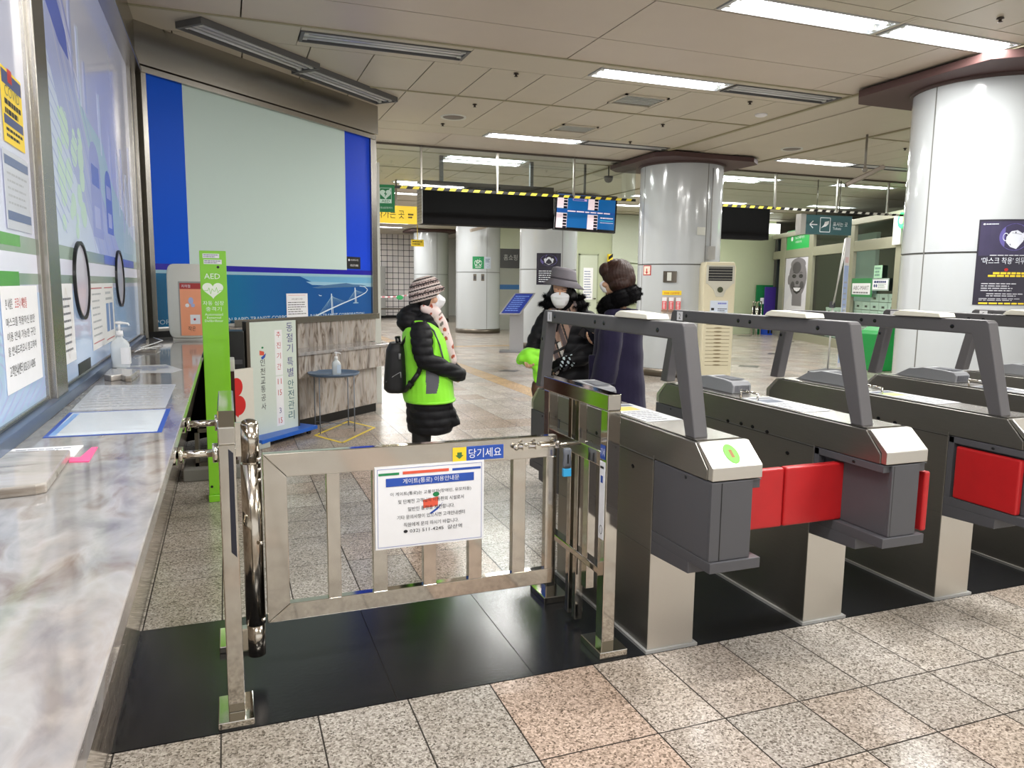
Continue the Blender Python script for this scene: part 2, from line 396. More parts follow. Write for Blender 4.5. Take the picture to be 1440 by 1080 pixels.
# ------------------------------------------------------------------ ceiling
ZC = 3.7
FITS = [
(3.66,5.22,5.11,1,'lit double-tube light at the top of the view, left one of the nearest pair'),
(5.28,6.64,5.11,1,'lit double-tube light at the top right of the view beside the big white column'),
(3.58,5.16,7.2,1,'lit ceiling light with a dark one joined to its right end'),
(5.20,6.64,7.2,0,'unlit ceiling light just left of the maroon column collar'),
(.69,2.22,7.2,0,'unlit ceiling light above the pale screen, running the same way as the gate row'),
(3.60,5.14,10.71,1,'lit ceiling light above the hanging glass, middle of the ceiling'),
(5.18,6.6,10.71,0,'unlit ceiling light to the left of the middle column collar'),
(3.57,5.06,12.8,1,'lit ceiling light seen through the hanging glass above the black board'),
(3.4,4.9,16.31,1,'lit ceiling light behind the yellow exit sign'),
(8.85,10.4,10.71,1,'lit ceiling light right of the middle column in front of the glass'),
(10.45,12.0,10.71,0,'unlit ceiling light joined right of the lit one beyond the middle column'),
(9.0,10.6,12.8,1,'lit ceiling light seen through the right hand glass'),
(12.0,13.6,12.8,1,'lit ceiling light near the shop behind the hanging camera box'),
(9.2,10.7,16.31,1,'lit far ceiling light over the pale green wall'),
(3.6,5.1,1.6,1,'lit ceiling light over the entry side of the gates, out of view'),
(.3,1.8,1.6,1,'lit ceiling light above the counter, out of view'),
(8.85,10.3,1.6,1,'lit ceiling light over the far gates, out of view'),
(3.6,5.1,-.49,1,'lit ceiling light behind the photographer right side'),
(-.6,.9,-.49,1,'lit ceiling light behind the photographer left side'),
(11.2,12.8,7.2,1,'lit ceiling light hidden behind the big white column'),
(11.2,12.8,5.11,1,'lit ceiling light right of the big column, out of view'),
(14.5,16.0,16.31,1,'lit ceiling light in front of the shop'),
(3.5,5.0,18.4,1,'lit ceiling light in the far hall left of the white columns'),
(3.5,5.0,24.0,1,'lit ceiling light far back near the tiled wall'),
(4.9,6.4,27.51,1,'lit ceiling light between the two farthest columns'),
(9.2,10.7,18.4,1,'lit ceiling light far behind the middle column'),
(9.6,11.1,24.0,1,'lit ceiling light over the closed shutter shop'),
(13.5,15.0,18.4,1,'lit ceiling light above the folded boards at the green wall'),
(5.0,6.5,21.91,1,'lit ceiling light in front of the bicycle sign column'),
(2.6,4.1,29.6,1,'far ceiling light on the left, added to brighten the tiled wall'),  # lamp added to lift the dark tiled wall
(5.1,6.6,29.6,1,'far ceiling light above the barrier tape, added to brighten the tiled wall'),  # second lamp added for the tiled wall and far columns
(10.2,11.7,29.6,1,'far ceiling light behind the closed shop, added to brighten the far wall')]  # lamp added so the far wall shows brighter between the columns
def cpf(x0, x1, y0, y1, m=1):
    """a ceiling strip left open where a light fitting sits in it"""
    hs = sorted((a, c, y) for a, c, y, *_ in FITS if y0 < y < y1 and c > x0 and a < x1)
    x = x0
    for a, c, y in hs:
        if a-.004 > x: cp(x, a-.004, y0, y1, m)
        b.box(a-.004, c+.004, y0+g, y-.154, ZC, ZC+.075, m); b.box(a-.004, c+.004, y+.154, y1-g, ZC, ZC+.075, m); x = c+.004
    if x < x1-.02: cp(x, x1, y0, y1, m)
b = MB(); b.box(-3, 22, -6, 42, ZC+.07, ZC+.15, 0)
g = .006
def cp(x0, x1, y0, y1, m=1, dz=0):
    b.box(x0+g, x1-g, y0+g, y1-g, ZC-dz, ZC+.075, m)
def xsplit(x0, x1, step, y0, y1, m=1, dz=0):
    x = x0
    while x < x1-.05: cp(x, min(x+step, x1), y0, y1, m, dz); x += step
for k in range(-2, 7):
    o = 5.6*k
    for (xa, xb) in ((-3.0, 6.68), (8.75, 21.9)):
        st = -2.75 if xa < 0 else 8.75
        def clipx(a): return max(a, xa)
        xsplit(st, xb, 2.945, o+5.30, o+6.25, 2); xsplit(st, xb, 2.945, o+6.25, o+6.92, 2)
        cpf(xa, xb, o+6.92, o+7.5)
        xsplit(-3.0+.29 if xa < 0 else 8.75, xb, .5875, o+7.5, o+8.70, 1)
        xsplit(-3.0+.29 if xa < 0 else 8.75, xb, .5875, o+8.70, o+10.40, 1)
        cpf(xa, xb, o+10.40, o+10.90)
    for xa, xb in ((6.68,7.22),(7.22,7.85),(7.85,8.68)):
        cp(xa, xb, o+5.3, o+10.9, 1, .012 if xa > 7 and xb < 8 else 0)
struct('ceiling', b, [CEILB, CEILP, CEILP2])
b = MB()
for k in range(-1, 4):
    o = 5.6*k
    for y in (6.92, 8.70):
        b.box(-3, 6.68, o+y-.012, o+y+.012, ZC-.012, ZC); b.box(8.75, 21.9, o+y-.012, o+y+.012, ZC-.012, ZC)
for x in (6.68, 8.70): b.box(x-.02, x+.02, -6, 30, ZC-.02, ZC)
struct('trim_3', b, TRIMC)

# ------------------------------------------------------------------ lamps in the ceiling
def fitting(x0, x1, yc, lit, label, ang=0, up=.045):
    L = x1-x0; c = ((x0+x1)/2, yc)
    t = thing('ceiling_light', label, 'ceiling light', (c[0], c[1], ZC-.055+up), 'fluorescent ceiling lights')
    ca, sa = math.cos(ang), math.sin(ang)
    T = frame((c[0], c[1], ZC+up), (ca, sa, 0), (-sa, ca, 0), (0, 0, 1))
    h = L/2
    m = MB(); W = .15
    m.box(-h, h, -W, -W+.012, -.055, 0, 0, T); m.box(-h, h, W-.012, W, -.055, 0, 0, T)
    m.box(-h, -h+.03, -W+.012, W-.012, -.055, 0, 0, T); m.box(h-.03, h, -W+.012, W-.012, -.055, 0, 0, T)
    rim = m.build('rim', FIXF if not lit else FIXW, t)
    m = MB(); m.box(-h+.03, h-.03, -W+.012, W-.012, -.008, -.002, 0, T)
    if not lit: m.box(-h+.03, h-.03, -.02, .02, -.040, -.008, 0, T)
    m.build('reflector', FIXW, t)
    for y in (-.075, .075):
        m = MB(); m.cyl((-h+.07, y, -.034), (h-.07, y, -.034), .014, n=12, T=T)
        tb = m.build('tube', TUBEON if lit else TUBEOFF, t)
        for e in (-1, 1):
            m = MB(); xa, xb = sorted((e*(h-.03), e*(h-.07))); m.box(xa, xb, y-.016, y+.016, -.050, -.008, 0, T); m.build('holder', OFFW, tb)
    if lit:
        ld = bpy.data.lights.new('lamp_light', 'AREA'); ld.shape = 'RECTANGLE'; ld.size = L-.16; ld.size_y = .2
        ld.energy = LAMP_W; ld.color = (1.0, .985, .95)
        lo = bpy.data.objects.new('lamp_light', ld); COL.objects.link(lo); lo.parent = t
        lo.location = (0, 0, .055-.052); lo.rotation_euler = (0, 0, ang)
    return t
for a in FITS: fitting(*a)
ang = math.atan2(2.17, 2.32)
fitting(.25-.66, .25+.80, 7.62, 0, 'unlit slanted ceiling light along the screen wall, left one', ang, 0)
fitting(1.33-.72, 1.33+.72, 8.67, 0, 'unlit slanted ceiling light along the screen wall, right one', ang, 0)

# vents, detectors, sprinklers
for i, (x0, x1, y0, y1) in enumerate(((4.3,4.87,7.84,8.3),(4.32,4.86,9.6,10.03))):
    t = thing('ceiling_vent', ['square louvred ceiling vent nearer the viewer','square louvred ceiling vent farther back by the lit tube'][i], 'vent', ((x0+x1)/2,(y0+y1)/2,ZC-.02))
    m = MB(); e = .03
    m.box(x0,x1,y0,y0+e,ZC-.018,ZC); m.box(x0,x1,y1-e,y1,ZC-.018,ZC); m.box(x0,x0+e,y0,y1,ZC-.018,ZC); m.box(x1-e,x1,y0,y1,ZC-.018,ZC); m.build('frame', CEILP, t)
    m = MB()
    for k in range(1, 6):
        yy = y0+e+k*(y1-y0-2*e)/6; m.box(x0+e, x1-e, yy-.012, yy-.006, ZC-.016, ZC-.002)
    m.box(x0+e,x1-e,y0+e,y1-e,ZC-.002,ZC-.001,1); m.build('louvre', [OFFW, BLACK], t)
for i, (x, y) in enumerate(((2.87,7.57),(5.81,7.61),(5.56,9.1),(5.77,10.35),(9.88,9.11),(2.89,9.02),(2.83,10.25),(5.85,4.57))):
    m = MB(); m.lathe([(0,0),(.02,0),(.03,-.01),(.012,-.014),(.012,-.03),(.022,-.034),(0,-.036)], x, y, 14, cz=ZC)
    solo('sprinkler', m, M('sprinkler_metal', (70,62,56), .4, .8), ['dark sprinkler head above the pale screen corner','dark sprinkler head beside the unlit light','dark sprinkler head left of the smoke detector','small dark sprinkler head by the middle column collar','dark sprinkler head beyond the middle column','dark sprinkler head next to the round speaker grille','dark sprinkler head between round grille and lit tube','sprinkler head at the top right of the view'][i], 'sprinkler', 'ceiling sprinklers')
m = MB(); m.lathe([(0,-.03),(.05,-.028),(.075,-.015),(.08,0),(0,0)], 6.37, 8.11, 20, cz=ZC); solo('smoke_detector', m, WHITE, 'round white smoke detector on the ceiling', 'smoke detector')
for i, (x, y) in enumerate(((2.85,9.8),(8.36,9.86))):
    m = MB(); m.lathe([(0,-.008),(.13,-.008),(.14,0),(0,0)], x, y, 24, cz=ZC); m.lathe([(.14,0),(.15,-.012),(.165,-.012),(.17,0)], x, y, 24, 1, cz=ZC)
    solo('ceiling_speaker', m, [M('grille', (120,112,104), .6), OFFW], ['round speaker grille in the ceiling right of the screen wall','round speaker grille in the ceiling right of the middle column'][i], 'speaker')

# ------------------------------------------------------------------ left window wall and its counter
WO = Vector((-.64, 0, 0)); WU = Vector((-.06, 7.45, 0)).normalized(); WN = Vector((WU.y, -WU.x, 0))
TW = frame(WO, WU, (0,0,1), WN)           # (along the wall, height, out of the wall)
b = MB()
def wbox(m, u0, u1, z0, z1, d0, d1, mi=0): m.box(u0, u1, z0, z1, d0, d1, mi, TW)
wbox(b, -3, 7.5, 0, 1.04, -.25, -.02); wbox(b, -3, 7.5, 3.33, ZC+.02, -.25, .06); wbox(b, -3, 7.5, 3.29, 3.33, -.02, .10)
wbox(b, 3.38, 3.60, 1.04, 3.3, -.05, .035); wbox(b, 3.60, 3.64, 1.04, 3.3, -.05, .012); wbox(b, 3.345, 3.38, 1.04, 3.3, -.05, .015)
wbox(b, 7.14, 7.34, 1.04, 3.3, -.05, .03); wbox(b, 7.34, 7.46, 1.04, 3.4, -.05, .05)
wbox(b, -.3, 0, 1.04, 3.3, -.05, .035)
struct('wall_left', b, STEEL, .004)
b = MB(); wbox(b, -3, 7.14, 1.04, 1.085, -.05, .045); wbox(b, -3, 7.14, 1.085, 1.10, -.05, .012, 1)
struct('trim_4', b, [M('blue_grey_sill', (96,112,140), .3, .6), STEEL], .003)

GLZ = M('printed_glass', (196,199,218), .12, coat=.4, vary=.02, scale=1.2)
GLB = M('printed_glass_blue', (164,186,216), .14, coat=.4, vary=.05, scale=2)
ILL = [GLZ, GLB, M('print_teal', (156,180,190), .2), M('print_violet', (142,148,194), .2), M('print_royal', (88,104,180), .2), M('print_green', (176,200,184), .25),
       M('clear_strip', (126,142,130), .15, vary=.2, scale=6), M('print_line', (158,166,200), .2), M('print_band', (206,206,220), .2), M('strip_green', (70,140,50), .2, vary=.3, scale=14), M('print_pale', (184,194,212), .2)]
for _m in ILL:       # the office behind the printed film is lit
    _b = _m.node_tree.nodes['Principled BSDF']; _b.inputs['Emission Color'].default_value = _b.inputs['Base Color'].default_value; _b.inputs['Emission Strength'].default_value = .13
def pane(u0, u1, n, seed):
    m = MB(); wbox(m, u0, u1, 1.10, 3.29, -.03, 0.0)
    d = .001
    m.rect(u0, u1, 1.10, 1.50, d, 1, TW); m.rect(u0, u1, 1.53, 1.57, d, 6, TW); m.rect(u0, u1, 1.64, 1.70, d, 6, TW); m.rect(u0, u1, 1.57, 1.64, d, 8, TW)
    return m
m = pane(3.64, 7.14, 2, 1); d = .0018
# printed city: sky, hills, tracks, two trains, trees, bridge pylon
m.poly([(3.64,1.70),(3.64,2.9),(4.1,2.55),(4.6,2.35),(5.2,2.15),(5.9,2.02),(6.6,1.95),(7.14,2.0),(7.14,1.70)], d, 10, TW)
m.poly([(4.3,2.52),(4.9,2.42),(5.4,2.38),(5.7,2.2),(6.3,2.05),(6.8,1.9),(7.14,1.86),(7.14,1.7),(6.0,1.7)], d+.0004, 2, TW)
m.poly([(3.9,2.95),(3.75,2.55),(4.25,2.1),(5.0,1.70),(6.1,1.70),(4.9,2.2),(4.35,2.6),(4.15,2.9)], d+.0008, 7, TW)
for k in range(7):
    m.line((3.86+.045*k, 2.75+.02*k), (4.9+.17*k, 1.70), .012, d+.0012, 3 if k % 2 else 0, TW)
m.poly([(3.72,2.95),(4.0,2.86),(4.28,2.72),(4.34,2.60),(4.1,2.62),(3.82,2.72)], d+.0016, 4, TW)
m.poly([(3.70,3.05),(4.2,2.85),(4.5,2.66),(4.48,2.70),(4.2,2.9),(3.74,3.1)], d+.0016, 3, TW)
for (uc, zc, w2, hh, mi) in ((5.0,2.06,.20,.27,3),(5.55,2.04,.15,.20,4)):
    pts = [(uc-w2*.9,zc-hh),(uc+w2*1.1,zc-hh),(uc+w2,zc+hh*.55)]+[(uc+w2*.95*math.cos(a),zc+hh*.55+hh*.45*math.sin(a)) for a in (R(30),R(60),R(90),R(120),R(150))]+[(uc-w2,zc+hh*.55)]
    m.poly(pts, d+.002, mi, TW); m.rect(uc-w2*.7, uc+w2*.7, zc+.02, zc+hh*.5, d+.0024, 4 if mi == 3 else 3, TW); m.rect(uc-w2*.5, uc+w2*.6, zc-hh*.8, zc-hh*.35, d+.0024, 0, TW)
rr = random.Random(5)
for k in range(26):
    uu, zz = rr.uniform(3.95, 4.55), rr.uniform(1.78, 2.3); r_ = rr.uniform(.03, .08); m.disc(uu, zz, r_*1.2, r_, d+.0016+k*.00002, 5, TW, 10)
for k, (uu, z0, z1) in enumerate(((4.42,2.5,2.98),(4.62,2.45,2.85),(4.8,2.45,2.72),(5.3,2.3,2.66),(5.75,2.2,2.5),(6.1,2.0,2.42),(6.35,1.9,2.5),(6.6,1.9,2.35),(6.9,1.85,2.6))):
    m.rect(uu, uu+.05, z0, z1, d+.002, 10 if k % 2 else 7, TW)
for k in range(9): m.line((6.3+.09*k, 1.75), (6.34+.09*k, 2.15+.03*k), .02, d+.0022, 10, TW)
for k in range(12): m.line((3.7, 1.9+.06*k), (4.0+.05*k, 1.76+.05*k), .008, d+.0022, 7, TW)
m.rect(5.2, 6.9, 1.645, 1.70, d, 4, TW)
struct('window_2', m, ILL)
m = pane(0, 3.345, 1, 2)
m.rect(2.2, 3.05, 1.50, 1.575, .0016, 9, TW); m.rect(2.4, 3.1, 1.66, 1.70, .0016, 9, TW)
for k in range(16):
    u0 = 1.6+.11*k; pts = [(u0+.25*math.sin(t*.5), 1.11+.035*t) for t in range(9)]
    for p, q in zip(pts[:-1], pts[1:]): m.line(p, q, .008, .002, 7, TW)
m.rect(0, 3.345, 1.2, 1.3, .0016, 1, TW)
struct('window_1', m, ILL)
for i, (uc, zc) in enumerate(((4.29,1.545),(5.87,1.56))):
    t = thing('speaking_hole', ['oval speaking hole with dark rim, nearer one in the ticket window','oval speaking hole with dark rim, farther one beside the sanitizer'][i], 'window fitting', TW((uc, zc, 0)), 'speaking holes')
    m = MB(); m.prism([(uc+.20*math.cos(a), zc+.178*math.sin(a)) for a in [2*PI*k/40 for k in range(40)]], .002, .007, 0, TW); m.build('plate', M('clear_plate', (222,220,236), .15), t)
    m = MB()
    vs = []; fs = []; n = 48
    for k in range(n):
        a = 2*PI*k/n
        for rr_, dd in ((1.07,.002),(1.07,.016),(.99,.016),(.99,.002)): vs.append((uc+.20*rr_*math.cos(a), zc+.18*rr_*math.sin(a), dd))
    for k in range(n):
        j = (k+1) % n
        for q in range(4): fs.append((4*k+q, 4*j+q, 4*j+(q+1)%4, 4*k+(q+1)%4))
    m.add(vs, fs, 0, TW); m.build('rim', BLACK, t)
m = MB(); m.box(4.08, 4.44, 1.07, 1.15, -.02, .004, 0, TW); solo('cash_slot', m, BLACK, 'black pass-through slot at the foot of the ticket window', 'window fitting')

def notice(name, label, cat, T, x0, x1, y0, y1, base, build=None, mats=(), thick=.0015, d=.0, group=None):
    m = MB(); m.box(x0, x1, y0, y1, d, d+thick, 0, T)
    if build: build(m, d+thick+.0006)
    return solo(name, m, [base]+list(mats), label, cat, group)
def f(m, d):
    m.rect(2.99,3.255,2.19,2.235,d,2,TW); m.rect(3.07,3.13,2.205,2.25,d,3,TW); m.text('COVID', 3.12, 2.155, .20, .035, d, 4, TW); m.lines(3.01,3.24,2.09,2.15,2,d,1,TW,.6)
    m.rect(2.99,3.25,2.06,2.09,d,2,TW); m.lines(3.01,3.24,2.015,2.055,2,d,1,TW,.5)
notice('covid_poster','yellow poster with navy bands high on the nearest pane','poster',TW,2.98,3.262,2.00,2.245,YEL,f,[INK,M('navy',(36,52,110),.4),REDP,M('olive_print',(120,120,70),.5)],d=.003)
def f(m, d):
    m.rect(2.95,3.28,1.925,1.955,d,1,TW); m.rect(2.95,3.28,1.745,1.775,d,1,TW); m.lines(2.97,3.26,1.79,1.91,5,d,2,TW,.3)
notice('framed_notice','grey sheet with slate bands under the yellow poster','notice',TW,2.935,3.288,1.715,1.972,M('pale_sheet',(196,200,210),.3),f,[M('slate',(96,112,148),.4),PALEINK],d=.003)
def f(m, d):
    m.text('본 시설은',2.87,1.452,.09,.035,d,1,TW); m.text('코로나 예방을',3.03,1.45,.17,.038,d,2,TW)
    for k, s in enumerate(('마스크를 착용하신 분만','이용 안내 가능한 구간','을 안내드리오니 참고하여')): m.text(s,3.02,1.395-.047*k,.40,.030,d,1,TW)
    m.text('고객안내센터 032-511-4245',3.0,1.232,.36,.038,d,1,TW)
notice('printed_notice','large white notice with one red headline on the near pane','notice',TW,2.78,3.292,1.182,1.527,WHITE,f,[INK,REDP],d=.003)
def f(m, d):
    m.ring(3.86,1.355,.12,.16,.004,d,2,TW,4); m.lines(3.78,3.98,1.22,1.48,8,d,1,TW,.3)
notice('narrow_notice','narrow white notice between the mullion and the nearer speaking hole','notice',TW,3.69,4.03,1.178,1.532,WHITE,f,[GREYINK,M('tan_line',(196,170,150),.5)],d=.003)
def f(m, d):
    m.rect(4.58,4.98,1.50,1.507,d,2,TW); m.rect(4.58,4.98,1.205,1.211,d,2,TW); m.lines(4.6,4.95,1.23,1.49,7,d,1,TW,.25,4)
    m.rect(5.08,5.44,1.50,1.507,d,2,TW); m.lines(5.12,5.40,1.42,1.49,2,d,1,TW,.4,5); m.rect(5.12,5.24,1.24,1.41,d,3,TW); m.rect(5.28,5.42,1.24,1.41,d,3,TW); m.rect(5.08,5.44,1.19,1.197,d,2,TW)
notice('double_notice','white notice with red lines and blue columns between the speaking holes','notice',TW,4.55,5.49,1.172,1.53,WHITE,f,[PALEINK,M('rose_line',(196,110,120),.5),M('steelblue_print',(120,150,200),.5)],d=.003)

# counter: worktop, deep front edge, leaning polished front
t = thing('ticket_counter', 'long pale marble ticket counter along the left windows', 'counter', (-.4, 3, 0))
m = MB(); m.prism([(-.66,-3),(-.168,-3),(-.168,7.83),(-.66,7.38)], 1.00, 1.04); m.build('worktop', MARB, t, .003)
m = MB(); m.prism([(-.60,0),(-.41,0),(-.215,.86),(-.172,1.0),(-.60,1.0)], -3, 7.75, 0, frame((0,0,0),(1,0,0),(0,0,1),(0,1,0))); m.build('front_panel', MARBE, t)

def slab(label, pts, z0, z1):
    m = MB(); m.prism(pts, z0, z1); return solo('stone_offcut', m, SLABM, label, 'stone slab', 'loose marble pieces on the counter', .004)
slab('loose marble slab at the near left on the counter', [(-.592,2.0),(-.44,2.03),(-.42,2.045),(-.434,2.43),(-.594,2.46)], 1.04, 1.066)
slab('rough edged marble slab in front of the cash slot', [(-.60,4.33),(-.56,4.26),(-.52,4.31),(-.49,4.22),(-.462,4.21),(-.452,4.52),(-.61,4.62)], 1.04, 1.07)
slab('thin marble slab behind the sanitizer bottle under white cable', [(-.66,5.95),(-.48,5.9),(-.495,6.5),(-.66,6.55)], 1.04, 1.058)
m = MB(); m.box(-.615,-.428,2.44,2.60,1.0405,1.0445); m.lines(-.60,-.45,2.46,2.58,5,1.0449,1,None,.35)
solo('form_pad', m, [WHITE, GREYINK], 'pad of white printed forms beside the loose marble slab', 'papers')
m = MB(); m.prism([(-.43,2.375),(-.378,2.365),(-.384,2.567),(-.401,2.565),(-.41,2.43),(-.43,2.43)], 1.0402, 1.043); m.box(-.615,-.43,2.40,2.437,1.0402,1.042)
solo('pink_holder', m, M('pink_plastic', (255,96,150), .35), 'bright pink plastic holder under the white forms', 'stationery')
m = MB(); m.prism([(-.572,2.776),(-.22,2.768),(-.224,3.276),(-.582,3.288)], 1.0402, 1.0412)
m.poly([(-.558,2.79),(-.236,2.782),(-.24,3.262),(-.567,3.27)], 1.0416, 1); m.lines(-.54,-.26,2.84,3.24,14,1.042,2,None,.25); m.rect(-.56,-.54,2.8,3.25,1.0418,3)
solo('guide_sheet', m, [BLUEP, M('sheet_pale',(214,222,228),.25), PALEINK, M('sky_print',(120,160,210),.4)], 'blue bordered laminated guide sheet lying on the counter', 'papers')
m = MB(); m.prism([(-.585,3.34),(-.245,3.305),(-.248,4.06),(-.61,4.12)], 1.0402, 1.041); m.lines(-.57,-.27,3.38,4.05,9,1.0416,1,None,.5,9)
solo('guide_sheet', m, [M('sheet_grey',(198,200,204),.2), PALEINK], 'grey printed sheet under film behind the blue bordered one', 'papers')
m = MB(); m.prism([(-.61,4.66),(-.30,4.58),(-.25,4.72),(-.36,5.05),(-.61,5.0)], 1.0402, 1.041); m.lines(-.56,-.32,4.7,4.96,5,1.0416,1,None,.6,3)
solo('guide_sheet', m, [M('sheet_grey2',(206,206,206),.25), M('blue_grey_ink',(110,122,146),.5)], 'crumpled printed sheet beside the foot of the sanitizer bottle', 'papers')
def pump_bottle(label, x, y, z, s=1.0, lab=WHITE):
    t = thing('sanitizer_bottle', label, 'pump bottle', (x, y, z), 'hand sanitizer bottles')
    cl = M('clear_plastic', (206,212,216), .08, coat=.5)
    m = MB(); m.loft([(x,y,z,.044*s,.026*s),(x,y,z+.004,.046*s,.028*s),(x,y,z+.125*s,.046*s,.028*s),(x,y,z+.145*s,.036*s,.024*s),(x,y,z+.16*s,.017*s,.017*s),(x,y,z+.17*s,.015*s,.015*s)], power=4); m.build('bottle', cl, t)
    m = MB(); m.box(x+.004*s,x+.047*s,y-.031*s,y-.0285*s,z+.02*s,z+.11*s); m.box(x+.0465*s,x+.0485*s,y-.02*s,y+.02*s,z+.02*s,z+.11*s); m.build('paper_label', lab, t)
    m = MB(); m.cyl((x,y,z+.17*s),(x,y,z+.20*s),.019*s,.017*s); m.cyl((x,y,z+.20*s),(x,y,z+.235*s),.006*s); m.ell((x,y,z+.242*s),(.02*s,.014*s,.009*s)); m.cyl((x,y,z+.243*s),(x+.045*s,y-.006,z+.238*s),.007*s,.005*s); m.cyl((x+.044*s,y-.006,z+.239*s),(x+.05*s,y-.006,z+.228*s),.005*s,.004*s); m.build('pump', WHITE, t)
    return t
pump_bottle('large clear pump bottle with white label on the marble counter', -.590, 4.93, 1.0415, 1.08)
m = MB(); p = [(-.60+.012*k, 5.75+.10*math.sin(k*.5)+.06*k, 1.062+.003*math.sin(k)) for k in range(11)]; m.tube(p, .004, 8); p = [(-.60,6.1,1.06),(-.52,6.35,1.075),(-.50,6.8,1.062),(-.60,7.2,1.06)]; m.tube(p, .004, 8)
solo('white_cable', m, WHITE, 'coiled white cable lying at the far end of the counter', 'cable')

# ------------------------------------------------------------------ screen wall (slanting away)
SA = Vector((-.62, 7.4, 0)); SU = Vector((2.32, 2.17, 0)).normalized(); SN = Vector((SU.y, -SU.x, 0)); TS = frame(SA, SU, (0,0,1), SN)
b = MB()
def sbox(m, u0, u1, z0, z1, d0, d1, mi=0): m.box(u0, u1, z0, z1, d0, d1, mi, TS)
sbox(b, -.15, 3.30, 3.36, ZC+.02, -.3, .06); sbox(b, -.15, 3.28, 3.30, 3.352, -.3, .045); sbox(b, 3.19, 3.30, 1.17, 3.30, -.3, .03); sbox(b, -.02, .03, 1.1, 3.3, -.3, .04)
sbox(b, .9, 3.30, 1.10, 1.17, -.3, .05); sbox(b, -.1, 3.24, .04, 1.10, -.3, -.02, 1)
sbox(b, .85, 3.24, .82, 1.10, -.02, .03, 2)
sbox(b, -.15, 3.30, 3.0, ZC, -.32, -.3)
struct('wall_front', b, [STEEL, BASEB, MARBG], .003)
t = thing('information_screen', 'large pale blank screen panel with blue borders on the slanting wall', 'screen', TS((1.5, 1.6, 0)))
PB = M('panel_blue', (16,84,208), .4, spec=.1, vary=.02, scale=2); PB2 = M('panel_royal_blue', (30,72,212), .3, spec=.15)
m = MB(); sbox(m, .43, 2.72, 1.70, 3.30, -.02, .002); m.build('pale_panel', M('panel_pale', (196,214,208), .4, spec=.08, vary=.02, scale=1), t)
m = MB(); sbox(m, .03, .43, 1.70, 3.30, -.02, .002); m.build('blue_panel', PB, t)
m = MB(); sbox(m, 2.72, 3.19, 1.70, 3.30, -.02, .002); m.build('blue_panel', PB2, t)
m = MB(); sbox(m, .03, 3.19, 1.645, 1.70, -.02, .004); m.build('indigo_strip', M('indigo', (38,30,160), .25), t)
m = MB(); sbox(m, .03, 3.19, 1.615, 1.645, -.02, .003); m.build('pale_strip', M('pale_blue', (150,190,205), .3), t)
m = MB(); sbox(m, 2.72, 2.98, 1.715, 1.86, .002, .004, 0); m.disc(2.76,1.82,.014,.014,.0046,1,TS,12); m.text('나이스제어시스템',2.86,1.81,.15,.022,.0046,1,TS); m.text('032-577-0980',2.86,1.745,.15,.024,.0046,1,TS); m.build('maker_plate', [BLACK, WHITE], t)
# mural below
def mural_mat():
    m = bpy.data.materials.new('sea_print'); m.use_nodes = True; nt = m.node_tree; bs = nt.nodes['Principled BSDF']
    tc = nt.nodes.new('ShaderNodeTexCoord'); sp = nt.nodes.new('ShaderNodeSeparateXYZ'); nt.links.new(tc.outputs['Object'], sp.inputs[0])
    mr = nt.nodes.new('ShaderNodeMapRange'); mr.inputs[1].default_value = .0; mr.inputs[2].default_value = 1.6; nt.links.new(sp.outputs['X'], mr.inputs[0])
    c = ramp(nt, mr.outputs[0], [(0,(12,104,150)),(.45,(14,110,158)),(.6,(24,98,158)),(1,(26,84,150))]); nt.links.new(c, bs.inputs['Base Color']); bs.inputs['Roughness'].default_value = .25
    return m
t = thing('bridge_mural', 'teal mural strip with cable bridge photo and transit lettering below the screen', 'mural', TS((.0, 1.13, 0)))
m = MB(); sbox(m, .03, 3.19, 1.135, 1.615, -.02, .001)
m.poly([(1.9,1.615),(3.19,1.615),(3.19,1.50),(2.7,1.52),(2.2,1.52)], .0016, 1, TS)
m.poly([(2.0,1.555),(3.19,1.545),(3.19,1.50),(2.6,1.508),(2.1,1.52)], .002, 2, TS)
m.poly([(2.1,1.49),(2.3,1.515),(2.5,1.53),(2.7,1.545),(2.82,1.53),(3.0,1.525),(3.1,1.515),(2.9,1.50),(2.5,1.49),(2.2,1.48)], .0022, 3, TS)
pts = [(2.12,1.16),(2.38,1.235),(2.62,1.30),(2.84,1.355),(2.98,1.395),(3.08,1.43),(3.12,1.465),(3.06,1.50),(2.96,1.51)]
for k, (p, q) in enumerate(zip(pts[:-1], pts[1:])): m.line(p, q, .016-.0012*k, .0028, 4, TS)
for (u, zb, zt, w2) in ((2.44,1.17,1.42,.26),(2.88,1.31,1.49,.15)):
    m.line((u-.01, zb), (u-.015, zt), .012, .0032, 4, TS); m.line((u+.015, zb), (u-.008, zt), .008, .0032, 4, TS)
    for k in range(1, 8):
        e = k/7*w2; m.line((u-.01, zt-.005*k), (u-e, zb+.06-e*.28+.01), .0022, .0026, 2, TS); m.line((u-.01, zt-.005*k), (u+e, zb+.08+e*.26), .0022, .0026, 2, TS)
    m.rect(u-.05, u+.05, zb-.01, zb, .003, 2, TS)
m.poly([(2.20,1.41),(2.23,1.402),(2.26,1.40),(2.25,1.393),(2.22,1.395)], .003, 4, TS)
m.build('print', [mural_mat(), M('print_sky', (110,170,205), .3), M('print_haze', (150,190,212), .3), M('print_island', (70,110,150), .3), M('print_white', (206,222,232), .3)], t)
m = MB()
m.text('PORATION', .235, 1.158, .40, .042, .003, 0, TS); m.text('INCHEON RAPID TRANSIT CORPORATION', 1.28, 1.15, 1.35, .042, .003, 0, TS); m.text('RAPID TRANSIT CORPORATION', 2.55, 1.148, .98, .042, .003, 0, TS)
m.build('lettering', M('letter_white', (190,212,222), .4), t)
